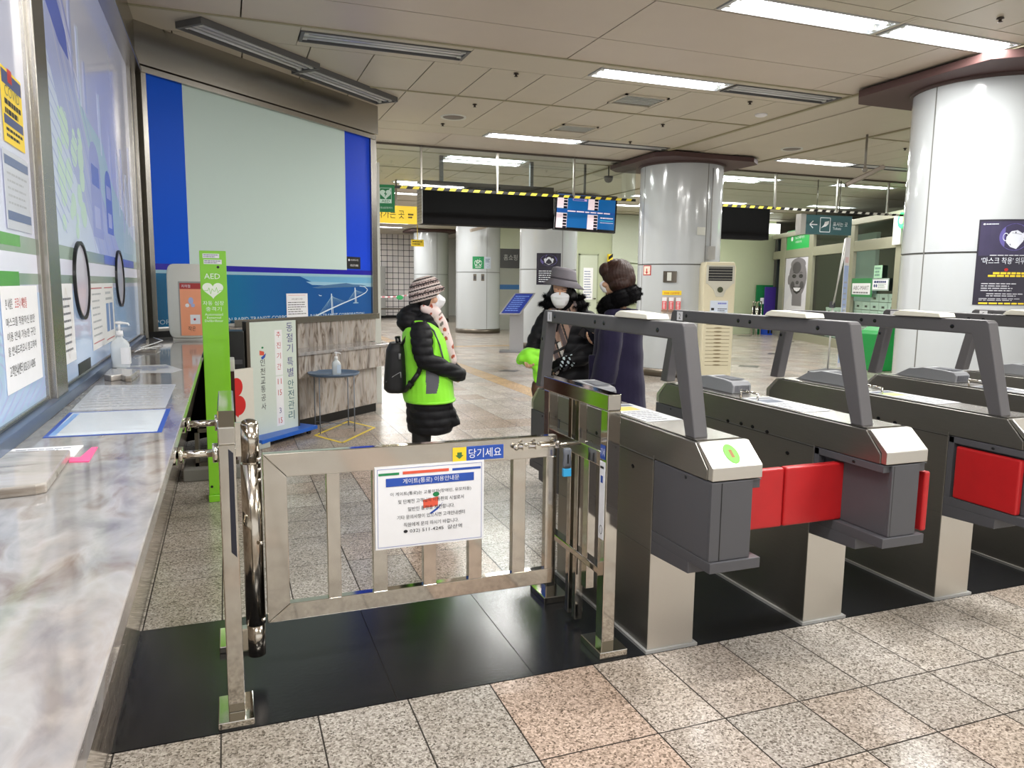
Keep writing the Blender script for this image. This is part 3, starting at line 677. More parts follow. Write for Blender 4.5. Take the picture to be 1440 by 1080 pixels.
def f(m, d):
    m.rect(1.71,1.98,1.405,1.408,d,2,TS); m.text('승차권 교통카드 안내문',1.845,1.355,.17,.018,d,1,TS); m.lines(1.70,1.99,1.19,1.34,6,d,1,TS,.3,8); m.rect(1.71,1.98,1.165,1.168,d,2,TS)
notice('printed_notice','white printed notice taped on the teal mural','notice',TS,1.68,2.015,1.14,1.425,WHITE,f,[INK,REDP],d=.0045)
# shelf and recessed marble base under the screen wall
t = thing('writing_desk', 'grey streaked marble desk shelf under the screen wall', 'counter', TS((2.1, 0, .2)))
m = MB(); sbox(m, .55, 3.02, .79, .825, .0, .44); m.build('top_slab', MARB, t, .004)
m = MB(); sbox(m, .55, 3.0, .555, .79, .0, .42); m.build('apron', MARBG, t)
m = MB(); sbox(m, .55, 2.84, .10, .555, .0, .33); m.build('front_panel', MARBG, t)
m = MB(); sbox(m, .55, 2.83, 0, .10, .0, .322); m.build('kick_base', BASEB, t)
b = MB(); b.box(1.78, 1.86, 9.72, 16.5, 0, 3.05, 0); 
struct('wall_side', b, OFFW)

# ------------------------------------------------------------------ polished rails beside the swing gate
def foot_plate(m, x0, x1, y0, y1, px, py):
    m.box(x0, x1, y0, y1, 0.001, .03)
t = thing('guard_rail', 'polished steel guard rail bolted to the counter, left of the swing gate', 'railing', (-.02, 3.0, 0))
m = MB(); m.box(-.044,.012,2.69,2.75,.03,1.0); m.box(-.044,.012,3.28,3.34,.03,1.0)
m.prism([(2.69,1.0),(2.69,1.06),(2.76,1.105),(3.28,1.105),(3.34,1.06),(3.34,1.0),(3.28,1.0),(3.28,1.05),(2.75,1.05),(2.75,1.0)], -.044, .012, 0, frame((0,0,0),(0,1,0),(0,0,1),(1,0,0)))
m.box(-.038,.005,2.75,3.28,.62,.68); m.build('frame', MIRROR, t, .004)
m = MB(); m.prism([(-.014,.62),(.004,.60),(.004,.97),(-.012,.985)], 2.6885, 2.690, 0, frame((0,0,0),(1,0,0),(0,0,1),(0,1,0))); m.build('tape', M('black_tape', (34,36,48), .35), t)
for y in (2.72, 3.31):
    m = MB(); m.box(-.078,.042,y-.09,y+.10,.001,.03); m.build('foot', MIRROR, t, .003)
for y, z in ((2.72,.968),(3.31,.968)):
    m = MB(); m.cyl((-.044,y,z),(-.185,y,z),.0135); m.cyl((-.175,y,z),(-.19,y,z),.036); m.cyl((-.155,y,z),(-.168,y,z),.028); m.cyl((-.045,y,z),(-.062,y,z),.034); m.build('wall_strut', CHROME, t)
# swing gate, hinge post
t = thing('swing_gate', 'polished steel swing gate with vertical bars and a white sign', 'gate', (.07, 3.0, 0))
m = MB(); m.cyl((.065,3.0,.085),(.065,3.0,.215),.034,n=24); m.cyl((.065,3.0,.215),(.065,3.0,.86),.037,n=24); m.cyl((.065,3.0,.868),(.065,3.0,1.01),.034,n=24); m.ell((.065,3.0,1.01),(.034,.034,.022),n=24); m.cyl((.065,3.0,.855),(.065,3.0,.868),.030)
m.build('hinge_post', POLE, t)
for z0_, z1_ in ((.89,1.02),(.10,.20)):
    m = MB(); m.box(.0125,.036,2.99,3.01,z0_,z1_); m.build('hinge_bracket', CHROME, t)
for z in (.80,.84,.88,.24,.55):
    m = MB(); m.cyl((.085,2.962,z),(.10,2.962,z),.008); m.build('hinge_bolt', CHROME, t)
m = MB(); gx0, gx1 = .108, 1.34; y0, y1 = 2.975, 3.015
fr = frame((0,0,0),(1,0,0),(0,0,1),(0,1,0))
m.prism([(gx0,.895),(gx1,.895),(gx1,.80),(.195,.80)], y0, y1, 0, fr); m.prism([(gx0,.215),(gx0,.895),(.195,.80),(.195,.285)], y0, y1, 0, fr); m.prism([(gx0,.215),(.195,.285),(gx1,.29),(gx1,.22)], y0, y1, 0, fr)
gfr = m.build('frame', MIRROR, t, .003)
for (a, c) in ((.345,.397),(.527,.585),(.737,.793),(.935,.995),(1.135,1.195),(1.29,1.338)):
    m = MB(); m.box(a, c, y0+.002, y1-.002, .285, .802); m.build('bar', MIRROR, t, .002)
m = MB(); m.cyl((1.145,2.955,.858),(1.50,2.955,.858),.008); m.ell((1.14,2.955,.858),(.013,.013,.013))
for x in (1.18,1.24,1.33): m.box(x-.012,x+.012,2.945,2.976,.845,.873); m.ell((x,2.945,.87),(.009,.009,.009))
m.build('latch_bolt', CHROME, t)
m = MB(); m.box(.862,1.088,2.972,2.9745,.812,.872,0); m.rect(.862,.922,.812,.872,0,1,frame((0,2.9717,0),(1,0,0),(0,0,1))); 
TG = frame((0,2.9712,0),(1,0,0),(0,0,1),(0,-1,0))
m.text('당기세요', 1.005, .822, .145, .040, 0, 2, TG); m.poly([(.882,.85),(.902,.85),(.902,.838),(.91,.838),(.892,.822),(.874,.838),(.882,.838)], .0003, 3, TG)
o = m.build('pull_sticker', [BLUEP, YEL, WHITE, M('sticker_green', (60,110,60), .5)], gfr); o['label'] = 'blue and yellow pull sticker'
m = MB(); x0, x1, z0, z1 = .535, 1.0, .465, .812; TG2 = frame((0,2.970,0),(1,0,0),(0,0,1),(0,-1,0))
# sign plate hangs slightly skewed with the rail
m.box(x0, x1, 2.9705, 2.9735, z0-.0, z1)
d = .0008
m.rect(x0+.015,x0+.10,z1-.037,z1-.027,d,1,TG2); m.rect(x0+.115,x0+.31,z1-.037,z1-.025,d,2,TG2); m.rect(x0+.325,x1-.015,z1-.037,z1-.027,d,3,TG2)
m.rect(x0+.045,x0+.42,z1-.085,z1-.05,d,3,TG2); m.text('게이트(통로) 이용안내문', x0+.235, z1-.080, .24, .025, d*2, 4, TG2)
for k, (s, wd) in enumerate((('이 게이트(통로)는 교통약자(장애인, 유모차등)',.345),('및 단체전 고객님의 이동편의 시설로서',.28),('일반인 통행을 제한합니다.',.20),('기타 문의사항이 있으시면 고객안내센터',.29),('직원에게 문의 하시기 바랍니다.',.235))):
    m.text(s, x0+.235, z1-.128-.033*k, wd, .018, d*1.5, 5, TG2)
m.text('032) 511-4245  갈산역', x0+.255, z0+.057, .225, .021, d*1.5, 5, TG2); m.disc(x0+.125,z0+.068,.009,.007,d,5,TG2,10)
for (a, b_, c_, e_) in ((x0+.01,x1-.01,z0+.008,z0+.0095),(x0+.01,x1-.01,z1-.0115,z1-.010),(x0+.01,x0+.0115,z0+.008,z1-.01),(x1-.0115,x1-.01,z0+.008,z1-.01)): m.rect(a,b_,c_,e_,d,3,TG2)
m.poly([(x0+.20,z0+.195),(x0+.265,z0+.205),(x0+.262,z0+.165),(x0+.20,z0+.16)], d*.6, 2, TG2); m.poly([(x0+.225,z0+.135),(x0+.27,z0+.165),(x0+.285,z0+.18),(x0+.262,z0+.15),(x0+.235,z0+.132)], d*.6, 3, TG2); m.disc(x0+.255,z0+.215,.014,.010,d*.6,1,TG2)
o = m.build('sign_board', [WHITE, GREENP, M('coral_print', (222,90,66), .4), BLUEP, WHITE, INK], t, 0); o['label'] = 'white notice board with blue heading'

# right hand frame that the gate latches into
t = thing('guard_rail', 'polished steel portal rail beside gate 1 with padlock side bars', 'railing', (1.46, 3.05, 0))
m = MB(); m.box(1.43,1.49,2.68,2.74,.03,1.045); m.box(1.435,1.485,3.29,3.35,.03,1.045); m.box(1.43,1.49,2.68,3.35,1.045,1.112)
m.box(1.437,1.483,2.74,3.29,.80,.865); m.box(1.437,1.483,2.74,3.29,.33,.36)
m.build('frame', MIRROR, t, .004)
for y in (3.06, 2.985):
    m = MB(); m.box(1.44,1.48,y-.018,y+.018,.03,1.045); m.build('bar', MIRROR, t, .003)
m = MB(); m.box(1.44,1.48,2.86,2.91,.22,.80); m.build('panel', MIRROR, t, .003)
for y in (2.72, 3.31):
    m = MB(); m.box(1.40,1.53,y-.085,y+.10,.001,.035); m.build('foot', MIRROR, t, .003)
m = MB(); TR = frame((1.4295,0,0),(0,-1,0),(0,0,1),(-1,0,0))
m.box(1.4285,1.4298,2.69,2.735,.50,.83); m.rect(-2.735,-2.69,.84,.90,.001,1,TR); m.rect(-2.73,-2.70,.80,.81,.0015,2,TR); m.rect(-2.725,-2.705,.74,.77,.0015,1,TR); m.text('기세', -2.712,.853,.036,.034,.0018,0,TR); m.ring(-2.712,.54,.012,.02,.003,.0015,2,TR)
o = m.build('side_notice', [WHITE, BLUEP, INK], t)
t = thing('padlock', 'grey and blue lock hanging from the gate latch', 'lock', (1.36, 2.94, .70))
m = MB(); m.loft([(1.375,2.945,.752,.017,.010),(1.375,2.945,.77,.021,.012),(1.375,2.945,.81,.017,.011),(1.375,2.945,.835,.02,.012),(1.375,2.945,.842,.012,.008)], power=3); m.build('body', M('lock_grey', (96,100,108), .4), t)
m = MB(); m.box(1.356,1.394,2.935,2.955,.715,.752); m.build('base', M('lock_blue', (60,170,226), .4), t, .003)
m = MB(); m.box(1.372,1.378,2.932,2.934,.775,.815); m.build('keyhole', BLACK, t)

# ------------------------------------------------------------------ ticket gates
GX = 1.622; YC = 3.105
def side(x0, x1):                    # polygon given as (y, z), extruded along x
    return lambda m, pts, mi=0: m.prism(pts, x0, x1, mi, frame((0,0,0),(0,1,0),(0,0,1),(1,0,0)))
def yy(y): return 2*YC - y
def make_gate(variant, label):
    X = GX; t = thing('ticket_gate', label, 'ticket gate', (X+.113, YC, 0), 'ticket gates in a row')
    m = MB(); m.box(X+.0005, X+.2245, 2.635, yy(2.635), .012, .452); m.build('pedestal', STEELD, t, .002)
    m = MB(); m.box(X+.0, X+.2245, 2.6305, 2.6345, .014, .86); m.build('end_plate', STEELB, t)
    m = MB(); m.box(X-.012, X+.244, 2.62, yy(2.62), 0.001, .014); m.build('floor_strip', M('grey_sealant', (150,150,148), .6), t)
    # upper body
    m = MB(); S = side(X, X+.225)
    S(m, [(2.264,.846),(2.264,.885),(2.347,.9715),(yy(2.347),.9715),(yy(2.264),.885),(yy(2.264),.846)])
    m.box(X+.0005, X+.2245, 2.635, yy(2.635), .452, .8455)
    m.build('body', STEELD, t, .003)
    m = MB()
    for xx in (X+.010, X+.211): m.box(xx, xx+.004, 2.35, yy(2.35), .9715, .9735)
    m.box(X-.0006, X, 2.635, yy(2.635), .838, .8405); m.build('seam', BLACK, t)
    m = MB(); m.box(X+.016, X+.209, 2.36, yy(2.36), .9722, .977); m.build('top_plate', STEEL, t)
    for sgn in (0, 1):
        q = (lambda y: y) if sgn == 0 else yy
        m = MB(); S2 = side(X+.002, X+.223)
        S2(m, [(q(2.233),.848),(q(2.233),.897),(q(2.322),.974),(q(2.345),.974),(q(2.262),.892),(q(2.262),.848)]); m.build('end_cap', STEELB, t, .003)
        m = MB()
        for pts in ([(q(2.235),.843),(q(2.235),.84),(q(2.62),.84),(q(2.62),.843)],): S2(m, pts)
        a, b_ = sorted((q(2.245), q(2.628)))
        lx = X+.001 if (variant == 0 or sgn) else X+.035
        m.box(lx, X+.182, a, b_, .545, .84)
        if lx > X+.01:
            f0, f1 = sorted((q(2.60), q(2.63))); m.box(X+.001, lx, f0, f1, .50, .842); m.box(X+.001, lx, a, b_, .812, .842)
            m.box(lx, X+.182, *sorted((q(2.232), q(2.245))), .545, .842)
        else: m.box(X+.001, X+.182, *sorted((q(2.233), q(2.245))), .545, .842)
        m.box(X+.182, X+.224, a, b_, .806, .842)
        bh = m.build('barrier_housing', GREY, t, .003)
        m = MB(); a, b_ = sorted((q(2.222), q(2.632))); m.box(X+.0, X+.224, a, b_, .503, .543); 
        S(m, [(q(2.36),.455),(q(2.36),.503),(q(2.632),.503),(q(2.632),.44)]); m.build('tray', GREY, t, .002)
        m = MB(); yq = q(2.2325); m.box(X+.044, X+.047, min(yq,yq-.0008), max(yq, yq+.0008)-.0, .546, .84)
        for yh in (2.40,): m.ell((X+.0, q(yh), .826), (.002,.009,.006))
        m.build('gap_line', BLACK, bh)
    for yh, zh in ((2.80,.826),(2.95,.90),(3.06,.905)):
        for q_ in (yh, yy(yh)): m = MB(); m.ell((X-.0005, q_, zh-.05), (.002,.013,.009)); m.build('sensor', HOLE, t)
    # arch
    ax0, ax1 = X+.030, X+.092
    m = MB(); A = side(ax0, ax1)
    A(m, [(2.395,.974),(2.50,1.395),(2.515,1.408),(3.865,1.412),(3.885,1.40),(3.985,.974),(3.915,.974),(3.835,1.346),(2.585,1.340),(2.462,.974)])
    arch = m.build('arch', GREYARCH, t, .006)
    for yh, zh in ((3.732,1.381),(3.255,1.376),(3.162,1.375),(2.689,1.371),(3.90,1.25)):
        m = MB(); m.ell((ax0+(0 if zh > 1.3 else .0), yh, zh), (.002,.012,.010)); m.build('sensor', HOLE, arch)
    m = MB(); P = side(ax0-.015, ax1+.03); P(m, [(2.745,1.411),(2.755,1.432),(2.99,1.44),(3.02,1.43),(3.04,1.411)]); m.build('arch_pad', CREAMP, t, .004)
    # card reader hump with ribs, handle
    m = MB(); Rr = side(X+.095, X+.215); Rr(m, [(3.36,.976),(3.355,1.02),(3.375,1.038),(3.44,1.046),(3.60,1.050),(3.66,1.038),(3.70,1.036),(3.80,.985),(3.84,.976)]); rdr = m.build('card_reader', RDR, t, .006)
    m = MB()
    for k in range(9): m.box(X+.11+.0105*k, X+.115+.0105*k, 3.352, 3.356, .985, 1.02)
    m.build('reader_grille', M('reader_slots', (104,106,112), .5), rdr); m = MB()
    for k in range(12): m.box(X+.115, X+.20, 3.40+.014*k, 3.406+.014*k, 1.046, 1.0505)
    m.build('reader_grille', M('reader_slots', (104,106,112), .5), rdr)
    m = MB(); xh = X+.055; m.tube([(xh,3.10,.975),(xh,3.10,1.012),(xh,3.235,1.014),(xh,3.235,.975)], .006, 8); m.build('handle', CHROME, t)
    m = MB(); m.box(X+.03, X+.205, 2.735+.01, 3.20, .978, .9795, 0)
    rs = random.Random(variant); m.lines(X+.045, X+.19, 2.76, 3.0, 6, .9798, 1, None, .35, variant+3)
    m.rect(X+.05, X+.16, 3.02, 3.12, .9798, [2,3,4,3,2][variant]); m.rect(X+.05, X+.185, 3.13, 3.18, .9798, 3 if variant != 1 else 1)
    m.build('notice_sheet', [M('sheet_white', (214,216,220), .3), GREYINK, M('sheet_yellow',(214,196,40),.4), M('sheet_navy',(74,84,108),.4), M('sheet_lime',(170,196,110),.4)], t)
    return t
gates = []
GL = ['ticket gate with the round green number 1 sticker, next to the swing gate', 'second ticket gate from the left with an open red flap on its left side', 'third ticket gate from the left with its red flap folded flat',
      'fourth ticket gate cut by the right edge of the view', 'fifth ticket gate mostly outside the view on the right']
FL0 = 'red padded barrier flap'
def flap(t, x0, x1, y0, y1):
    m = MB(); m.box(x0, x1, y0, y1, .545, .80)
    o = m.build('barrier_flap', RED, t, .009, 3); return o
for i in range(5):
    g = make_gate(i, GL[i]); gates.append(g)
    X = GX
    if i == 0: flap(g, X+.19, X+.545, 2.485, 2.52)
    if i == 1:
        flap(g, X-.275, X+.04, 2.485, 2.525); flap(g, X+.232, X+.262, 2.245, 2.30)
    if i == 2: flap(g, X-.002, X+.030, 2.265, 2.585); flap(g, X+.232, X+.262, 2.245, 2.30)
    if i > 2: flap(g, X-.002, X+.030, 2.265, 2.585)
    m = MB(); TF = frame((X+.1125, 2.277, .9355), (1,0,0), (0,.089,.077))
    if i == 0:
        m.disc(0,0,.030,.045,.0012,0,TF); m.text('1',0,-.018,.014,.036,.0018,1,TF)
        o = m.build('number_sticker', [M('sticker_lime', (112,196,72), .45), M('sticker_brown', (150,104,60), .5)], g); o['label'] = 'round green sticker with number 1'
    m = MB(); TL = frame((X+.0295, 0, 0), (0,-1,0), (0,0,1), (-1,0,0))
    m.rect(-3.825,-3.765,1.352,1.404,.001,0,TL); m.text(str(i+1), -3.795, 1.362, None, .030, .0016, 1, TL); m.build('number_plate', [WHITE, INK], child(g, 'arch'))
    g.location.x += [0,.828,1.653,2.478,3.303][i]

# ------------------------------------------------------------------ defibrillator stand, kiosk, boards
t = thing('aed_stand', 'tall lime green defibrillator stand with white heart beside the counter', 'defibrillator stand', (-.085, 5.66, 0))
m = MB(); m.box(-.160,.010,5.60,5.74,.05,1.755); m.build('column', LIME, t, .004)
m = MB(); m.box(-.164,.015,5.585,5.80,0,.05); m.build('base', LIME, t, .004)
TA = frame((-.079, 5.5985, 0), (1,0,0), (0,0,1), (0,-1,0)); m = MB()
m.rect(-.06,.045,1.705,1.735,.0004,1,TA); m.rect(-.055,.06,1.665,1.695,.0004,1,TA); m.lines(-.055,.04,1.708,1.732,2,.0008,2,TA); m.lines(-.05,.055,1.668,1.692,2,.0008,2,TA)
m.text('AED', -.005, 1.565, .10, .036, .0006, 0, TA)
pts = []
for k in range(40):
    a = 2*PI*k/40; x = 16*math.sin(a)**3; y = 13*math.cos(a)-5*math.cos(2*a)-2*math.cos(3*a)-math.cos(4*a); pts.append((-.003+x*.0042, 1.492+y*.0038))
m.poly(pts, .0006, 0, TA)
p = [(-.06,1.485),(-.035,1.485),(-.028,1.505),(-.018,1.462),(-.008,1.498),(.002,1.482),(.012,1.482),(.02,1.508),(.028,1.47),(.036,1.485),(.055,1.488)]
for a, b_ in zip(p[:-1], p[1:]): m.line(a, b_, .0028, .001, 3, TA)
m.text('자동 심장', -.003, 1.385, .135, .030, .0006, 0, TA); m.text('충격기', -.003, 1.345, .10, .030, .0006, 0, TA)
for k, s in enumerate(('Automated','External','Defibrillator')): m.text(s, -.003, 1.315-.022*k, (.115,.09,.118)[k], .016, .0006, 0, TA)
m.disc(.035,1.645,.009,.009,.0006,4,TA); m.build('lettering', [M('white_letters', (238,246,230), .5), WHITE, GREYINK, LIME, BLACK], t)
m = MB(); m.disc(-.062,.11,.009,.009,.0006,0,TA); m.build('screw', BLACK, t)

t = thing('countertop_kiosk', 'beige kiosk with an orange poster at the far end of the marble counter', 'kiosk', (-.31, 7.2, 1.04))
m = MB(); m.loft([(0,0,0,.155,.32),(0,0,.22,.155,.32)], m=0, T=frame((-.315,7.10,1.375),(1,0,0),(0,0,1),(0,1,0)), power=7)
m.build('cabinet', M('kiosk_beige', (206,204,194), .45), t, .01)
m = MB(); m.box(-.44,-.19,7.12,7.30,1.0405,1.08); m.build('foot', M('kiosk_beige',(0,0,0)), t)
TK = frame((-.315,7.098,0),(1,0,0),(0,0,1),(0,-1,0)); m = MB()
m.rect(-.065,.14,1.08,1.545,.0006,0,TK); m.rect(-.055,.14,1.08,1.53,.0012,1,TK); m.rect(-.055,.14,1.48,1.53,.0018,2,TK); m.text('지하철', -.005,1.492,.07,.026,.0024,3,TK)
m.disc(.03,1.38,.02,.03,.002,4,TK); m.disc(.045,1.34,.016,.016,.002,4,TK); m.disc(.0,1.34,.016,.016,.002,3,TK); m.rect(.02,.10,1.18,1.26,.002,3,TK); m.disc(.055,1.22,.01,.01,.0024,5,TK); m.text('작은', .03,1.12,.06,.04,.002,6,TK)
m.build('poster', [M('kiosk_grey',(150,148,142),.4), M('peach_print', (240,158,118), .4), M('crimson_print', (170,44,44), .4), WHITE, M('lilac_print', (170,180,220), .4), RED, INK], t)
t = thing('maroon_cabinet', 'low dark maroon cabinet with pale top band behind the green stand', 'cabinet', (-.06, 6.5, 0))
m = MB(); m.box(-.145,.04,6.36,6.62,.11,.84); m.build('body', M('dark_maroon', (58,14,16), .35), t)
m = MB(); m.box(-.15,.045,6.355,6.625,.84,.93); m.build('top', M('kiosk_beige',(0,0,0)), t, .006)
m = MB(); m.box(-.27,-.245,6.30,6.62,.10,.40); m.box(-.27,.05,6.30,6.33,.10,.13); m.box(-.27,-.14,6.30,6.33,.37,.40); m.build('frame', DKSTEEL, t)
m = MB(); m.box(-.36,.12,6.22,6.70,0,.10); m.build('base', M('stone_grey_base', (128,126,122), .5), t, .01)

# banner board on blue wheeled base
BA = Vector((.165, 7.43, 0)); BU = Vector((.73, .683, 0)).normalized(); BN = Vector((BU.y, -BU.x, 0)); TB = frame(BA, BU, (0,0,1), BN)
t = thing('banner_board', 'tall pale board with vertical Korean safety lettering on a blue wheeled base', 'notice board', TB((.33, 0, 0)))
m = MB(); m.box(.03,.66,.085,1.17,-.03,.0,0,TB); m.build('board', M('board_pale', (206,216,206), .4), t, .002)
m = MB(); m.box(-.01,.03,.085,1.18,-.04,.01,0,TB); m.build('post', DKSTEEL, t)
m = MB(); m.box(.66,.68,.085,1.17,-.035,.004,0,TB); m.build('post', DKSTEEL, t)
m = MB(); y = 1.145
for k, s in enumerate('동절기특별안전관리'):
    gap = (0,0,0,.03,.03,.045,.045,.045,.045)[k]; m.text(s, .565, y-.105*(k+1)-gap+.02, .085, .088, .001, 0 if k < 5 else 1, TB)
m.rect(.36,.46,.64,1.085,.0008,3,TB); m.rect(.36,.46,.135,.63,.0008,3,TB)
for k, s in enumerate('추진기간'): m.text(s, .41, 1.01-.105*k, .055, .06, .0014, 2, TB)
for s, z in (('11',.55),('15',.44),('3',.26),('15',.16)): m.text(s, .41, z, .05 if len(s) == 2 else .028, .055, .0014, 2 if s != '3' else 0, TB)
for k, s in enumerate('인천교통공사'): m.text(s, .19, .75-.085*k, .06, .065, .001, 4, TB)
m.poly([(.155,.90),(.215,.885),(.215,.85),(.155,.855)], .001, 5, TB); m.poly([(.17,.83),(.24,.87),(.225,.83),(.19,.81)], .001, 6, TB); m.disc(.195,.925,.014,.01,.001,7,TB)
m.build('lettering', [M('navy_letters', (70,66,130), .5), M('teal_letters', (40,96,104), .5), M('red_letters', (190,44,50), .5), WHITE, INK, M('logo_red', (214,84,56), .5), BLUEP, GREENP], t)
m = MB(); m.prism([(-.12,-.17),(.80,-.17),(.80,.13),(-.05,.20)], .05, .088, 0, lambda p: TB((p[0], p[2], p[1]))); m.build('base', M('blue_base', (24,92,190), .35), t, .004)
for (u, d) in ((.72,.08),(.72,-.12),(-.02,.12),(-.05,-.12)):
    m = MB(); c = TB((u, .026, d)); m.cyl(c-BN*.012, c+BN*.012, .024, n=14); m.cyl(c, c+Vector((0,0,.024)), .006); m.build('caster', M('caster_black', (30,24,24), .5), t)
# white board with red blossom, in front-left of it
t = thing('red_flower_board', 'low off-white board with red rounded shapes behind the green stand', 'board', (.11, 7.2, 0))
TC = frame((-.03, 7.12, 0), BU, (0,0,1), BN); m = MB()
m.box(-.05,.33,.06,.76,-.03,0,0,TC); m.build('board', M('board_ivory', (220,216,204), .45), t, .003)
m = MB(); m.disc(.12,.60,.075,.085,.001,0,TC); m.disc(.14,.43,.085,.09,.0012,0,TC); m.poly([(.05,.66),(.19,.45),(.13,.32),(.05,.40)], .0014, 0, TC); m.build('red_shapes', M('poster_red', (204,28,26), .4), t)
m = MB(); m.box(-.06,.42,0,.06,-.12,.10,0,TC); m.build('base', M('pale_base', (176,182,178), .5), t, .008)
t = thing('black_appliance', 'black cabinet standing between kiosk and banner board', 'cabinet', (.02, 7.35, 0))
m = MB(); m.box(-.12,.14,7.30,7.60,.0,1.10); m.build('body', M('appliance_black', (28,28,30), .3), t, .01); m = MB(); m.box(-.10,.12,7.285,7.30,.80,.84); m.box(-.10,.12,7.285,7.30,.50,.54); m.build('trim', GREY, t)

# side table with sanitizer in a yellow floor square
t = thing('side_table', 'small round blue-grey tray table with thin legs under the desk shelf', 'table', (1.03, 8.02, 0))
BT = M('tray_blue', (88,106,128), .4)
m = MB(); m.lathe([(0,.585),(.24,.585),(.262,.60),(.268,.618),(.262,.618),(.238,.594),(0,.594)], 1.03, 8.02, 40); m.build('tray', BT, t)
for a in (35, 125, 215, 305):
    x, y = 1.03+.25*math.cos(R(a+12)), 8.02+.25*math.sin(R(a+12)); m = MB(); m.cyl((x,y,.004),(x,y,.60),.0055,n=8); m.build('leg', M('leg_blue_grey', (116,124,136), .4), t)
m = MB(); m.cyl((1.03+.25*math.cos(R(47)),8.02+.25*math.sin(R(47)),.07),(1.03-.25*math.cos(R(47)),8.02-.25*math.sin(R(47)),.07),.004,n=8); m.cyl((1.03+.25*math.cos(R(137)),8.02+.25*math.sin(R(137)),.07),(1.03-.25*math.cos(R(137)),8.02-.25*math.sin(R(137)),.07),.004,n=8); m.build('stretcher', M('leg_blue_grey',(0,0,0)), t)
pump_bottle('clear pump bottle on the small round tray table', 1.05, 7.97, .595, .95, M('blue_white_label', (200,214,230), .4))
m = MB(); w_ = .035; P = [(.80,7.78),(1.01,7.33),(1.45,8.02),(1.24,8.47)]
for a, b_ in zip(P, P[1:]+P[:1]): m.line(a, b_, w_, .0016, 0)
solo('floor_marking', m, M('yellow_tape', (224,196,60), .5), 'yellow tape square on the floor around the tray table', 'floor marking')

# ------------------------------------------------------------------ white enamel columns
def column(cx, cy, label, r=.71, top=3.6):
    t = thing('column', label, 'column', (cx, cy, 0), 'round white columns')
    vis = math.degrees(math.atan2(-cy, -cx))          # towards the entry side
    seams = [180-2, 180+95, 180-95, 0]
    m = MB(); n = 96
    for (z0, z1) in ((.14,1.905),(1.925,top)):
        vs = []; fs = []
        for i in range(n+1):
            a = 2*PI*i/n; vs += [(cx+r*math.cos(a), cy+r*math.sin(a), z0), (cx+r*math.cos(a), cy+r*math.sin(a), z1)]
        for i in range(n): fs.append((2*i, 2*i+2, 2*i+3, 2*i+1))
        m.add(vs, fs, 0, None, True)
    m.build('shaft', WHITEGLOSS, t)
    m = MB(); m.cyl((cx,cy,.02),(cx,cy,top+.02),r-.012,n=48)
    for s in seams:
        a = R(s); c, q = math.cos(a), math.sin(a); T = frame((cx+c*r, cy+q*r, 0), (-q, c, 0), (0,0,1), (c, q, 0)); m.box(-.007,.007,.14,top,-.01,.0012,0,T)
    m.build('joint', M('joint_grey', (104,104,100), .6), t)
    m = MB(); m.cyl((cx,cy,0),(cx,cy,.14),r+.012,n=64,caps=True); m.build('base_ring', DKSTEEL, t)
    m = MB(); m.cyl((cx,cy,top-.03),(cx,cy,top+.03),r+.03,n=64); m.build('collar', M('collar_brown', (70,52,50), .6), t)
    m = MB(); h, e = 1.0, .24
    m.prism([(cx-h,cy-h+e),(cx-h+e,cy-h+.03),(cx+h-e,cy-h+.03),(cx+h,cy-h+e),(cx+h,cy+h-e),(cx+h-e,cy+h),(cx-h+e,cy+h),(cx-h,cy+h-e)], 3.60, 3.675); m.build('canopy', MAROON, t, .004)
    return t
column(7.5, 5.9, 'huge glossy white column at the right edge with the mask poster')
column(7.5, 11.6, 'glossy white column in the middle with the beige air conditioner beside it')
column(7.5, 17.4, 'white column behind the slanted information stand with a dark mask poster')
column(7.6, 23.3, 'white column carrying the green bicycle sign')
column(7.9, 30.4, 'farthest white column behind the capped woman in the green vest')

def on_column(cx, cy, r, name, label, cat, a0, a1, z0, z1, build, mats, off=.004):
    """a sheet bent round a column: x = 0..1 across (left to right as seen), y = height"""
    def T(p):
        a = R(a0+(a1-a0)*p[0]); rr = r+off+p[2]; return Vector((cx+rr*math.cos(a), cy+rr*math.sin(a), p[1]))
    m = MB(); n = 10
    for i in range(n): m.box(i/n, (i+1)/n, z0, z1, -.003, 0, 0, T)
    build(m, T); return solo(name, m, mats, label, cat)
def strip(m, T, x0, x1, y0, y1, d, mi):
    n = max(1, int((x1-x0)*12))
    for i in range(n): m.rect(x0+(x1-x0)*i/n, x0+(x1-x0)*(i+1)/n, y0, y1, d, mi, T)
def f(m, T):
    strip(m,T,.03,.97,1.88,2.21,.001,1)
    m.disc(.62,2.00+.06,.27,.13,.0016,2,T,30); m.poly([(.47,2.06),(.55,2.115),(.66,2.125),(.74,2.10),(.80,2.09),(.78,2.02),(.66,1.945),(.55,1.965),(.47,2.01)], .0024, 3, T)
    m.ring(.46,2.06,.05,.04,.008,.0024,3,T,16); m.ring(.80,2.07,.05,.04,.008,.0024,3,T,16); m.line((.56,2.10),(.74,2.085),.004,.003,7,T)
    m.disc(.09,2.185,.02,.008,.002,3,T,12); m.lines(.12,.33,2.18,2.19,1,.002,3,T,.8)
    m.text("'마스크 착용' 의무화", .52, 1.80, .86, .065, .002, 3, T); m.lines(.22,.85,1.878,1.89,1,.002,4,T,.7)
    m.disc(.52,1.745,.035,.016,.002,5,T,14)
    m.lines(.3,.92,1.70,1.722,1,.002,6,T,.9); m.lines(.22,.95,1.675,1.695,1,.002,6,T,.9)
    m.lines(.12,.75,1.53,1.62,4,.002,4,T,.4); m.lines(.22,.9,1.48,1.52,2,.002,4,T,.4); m.lines(.1,.85,1.44,1.47,2,.002,4,T,.4); m.lines(.1,.95,1.408,1.425,1,.002,6,T,.9)
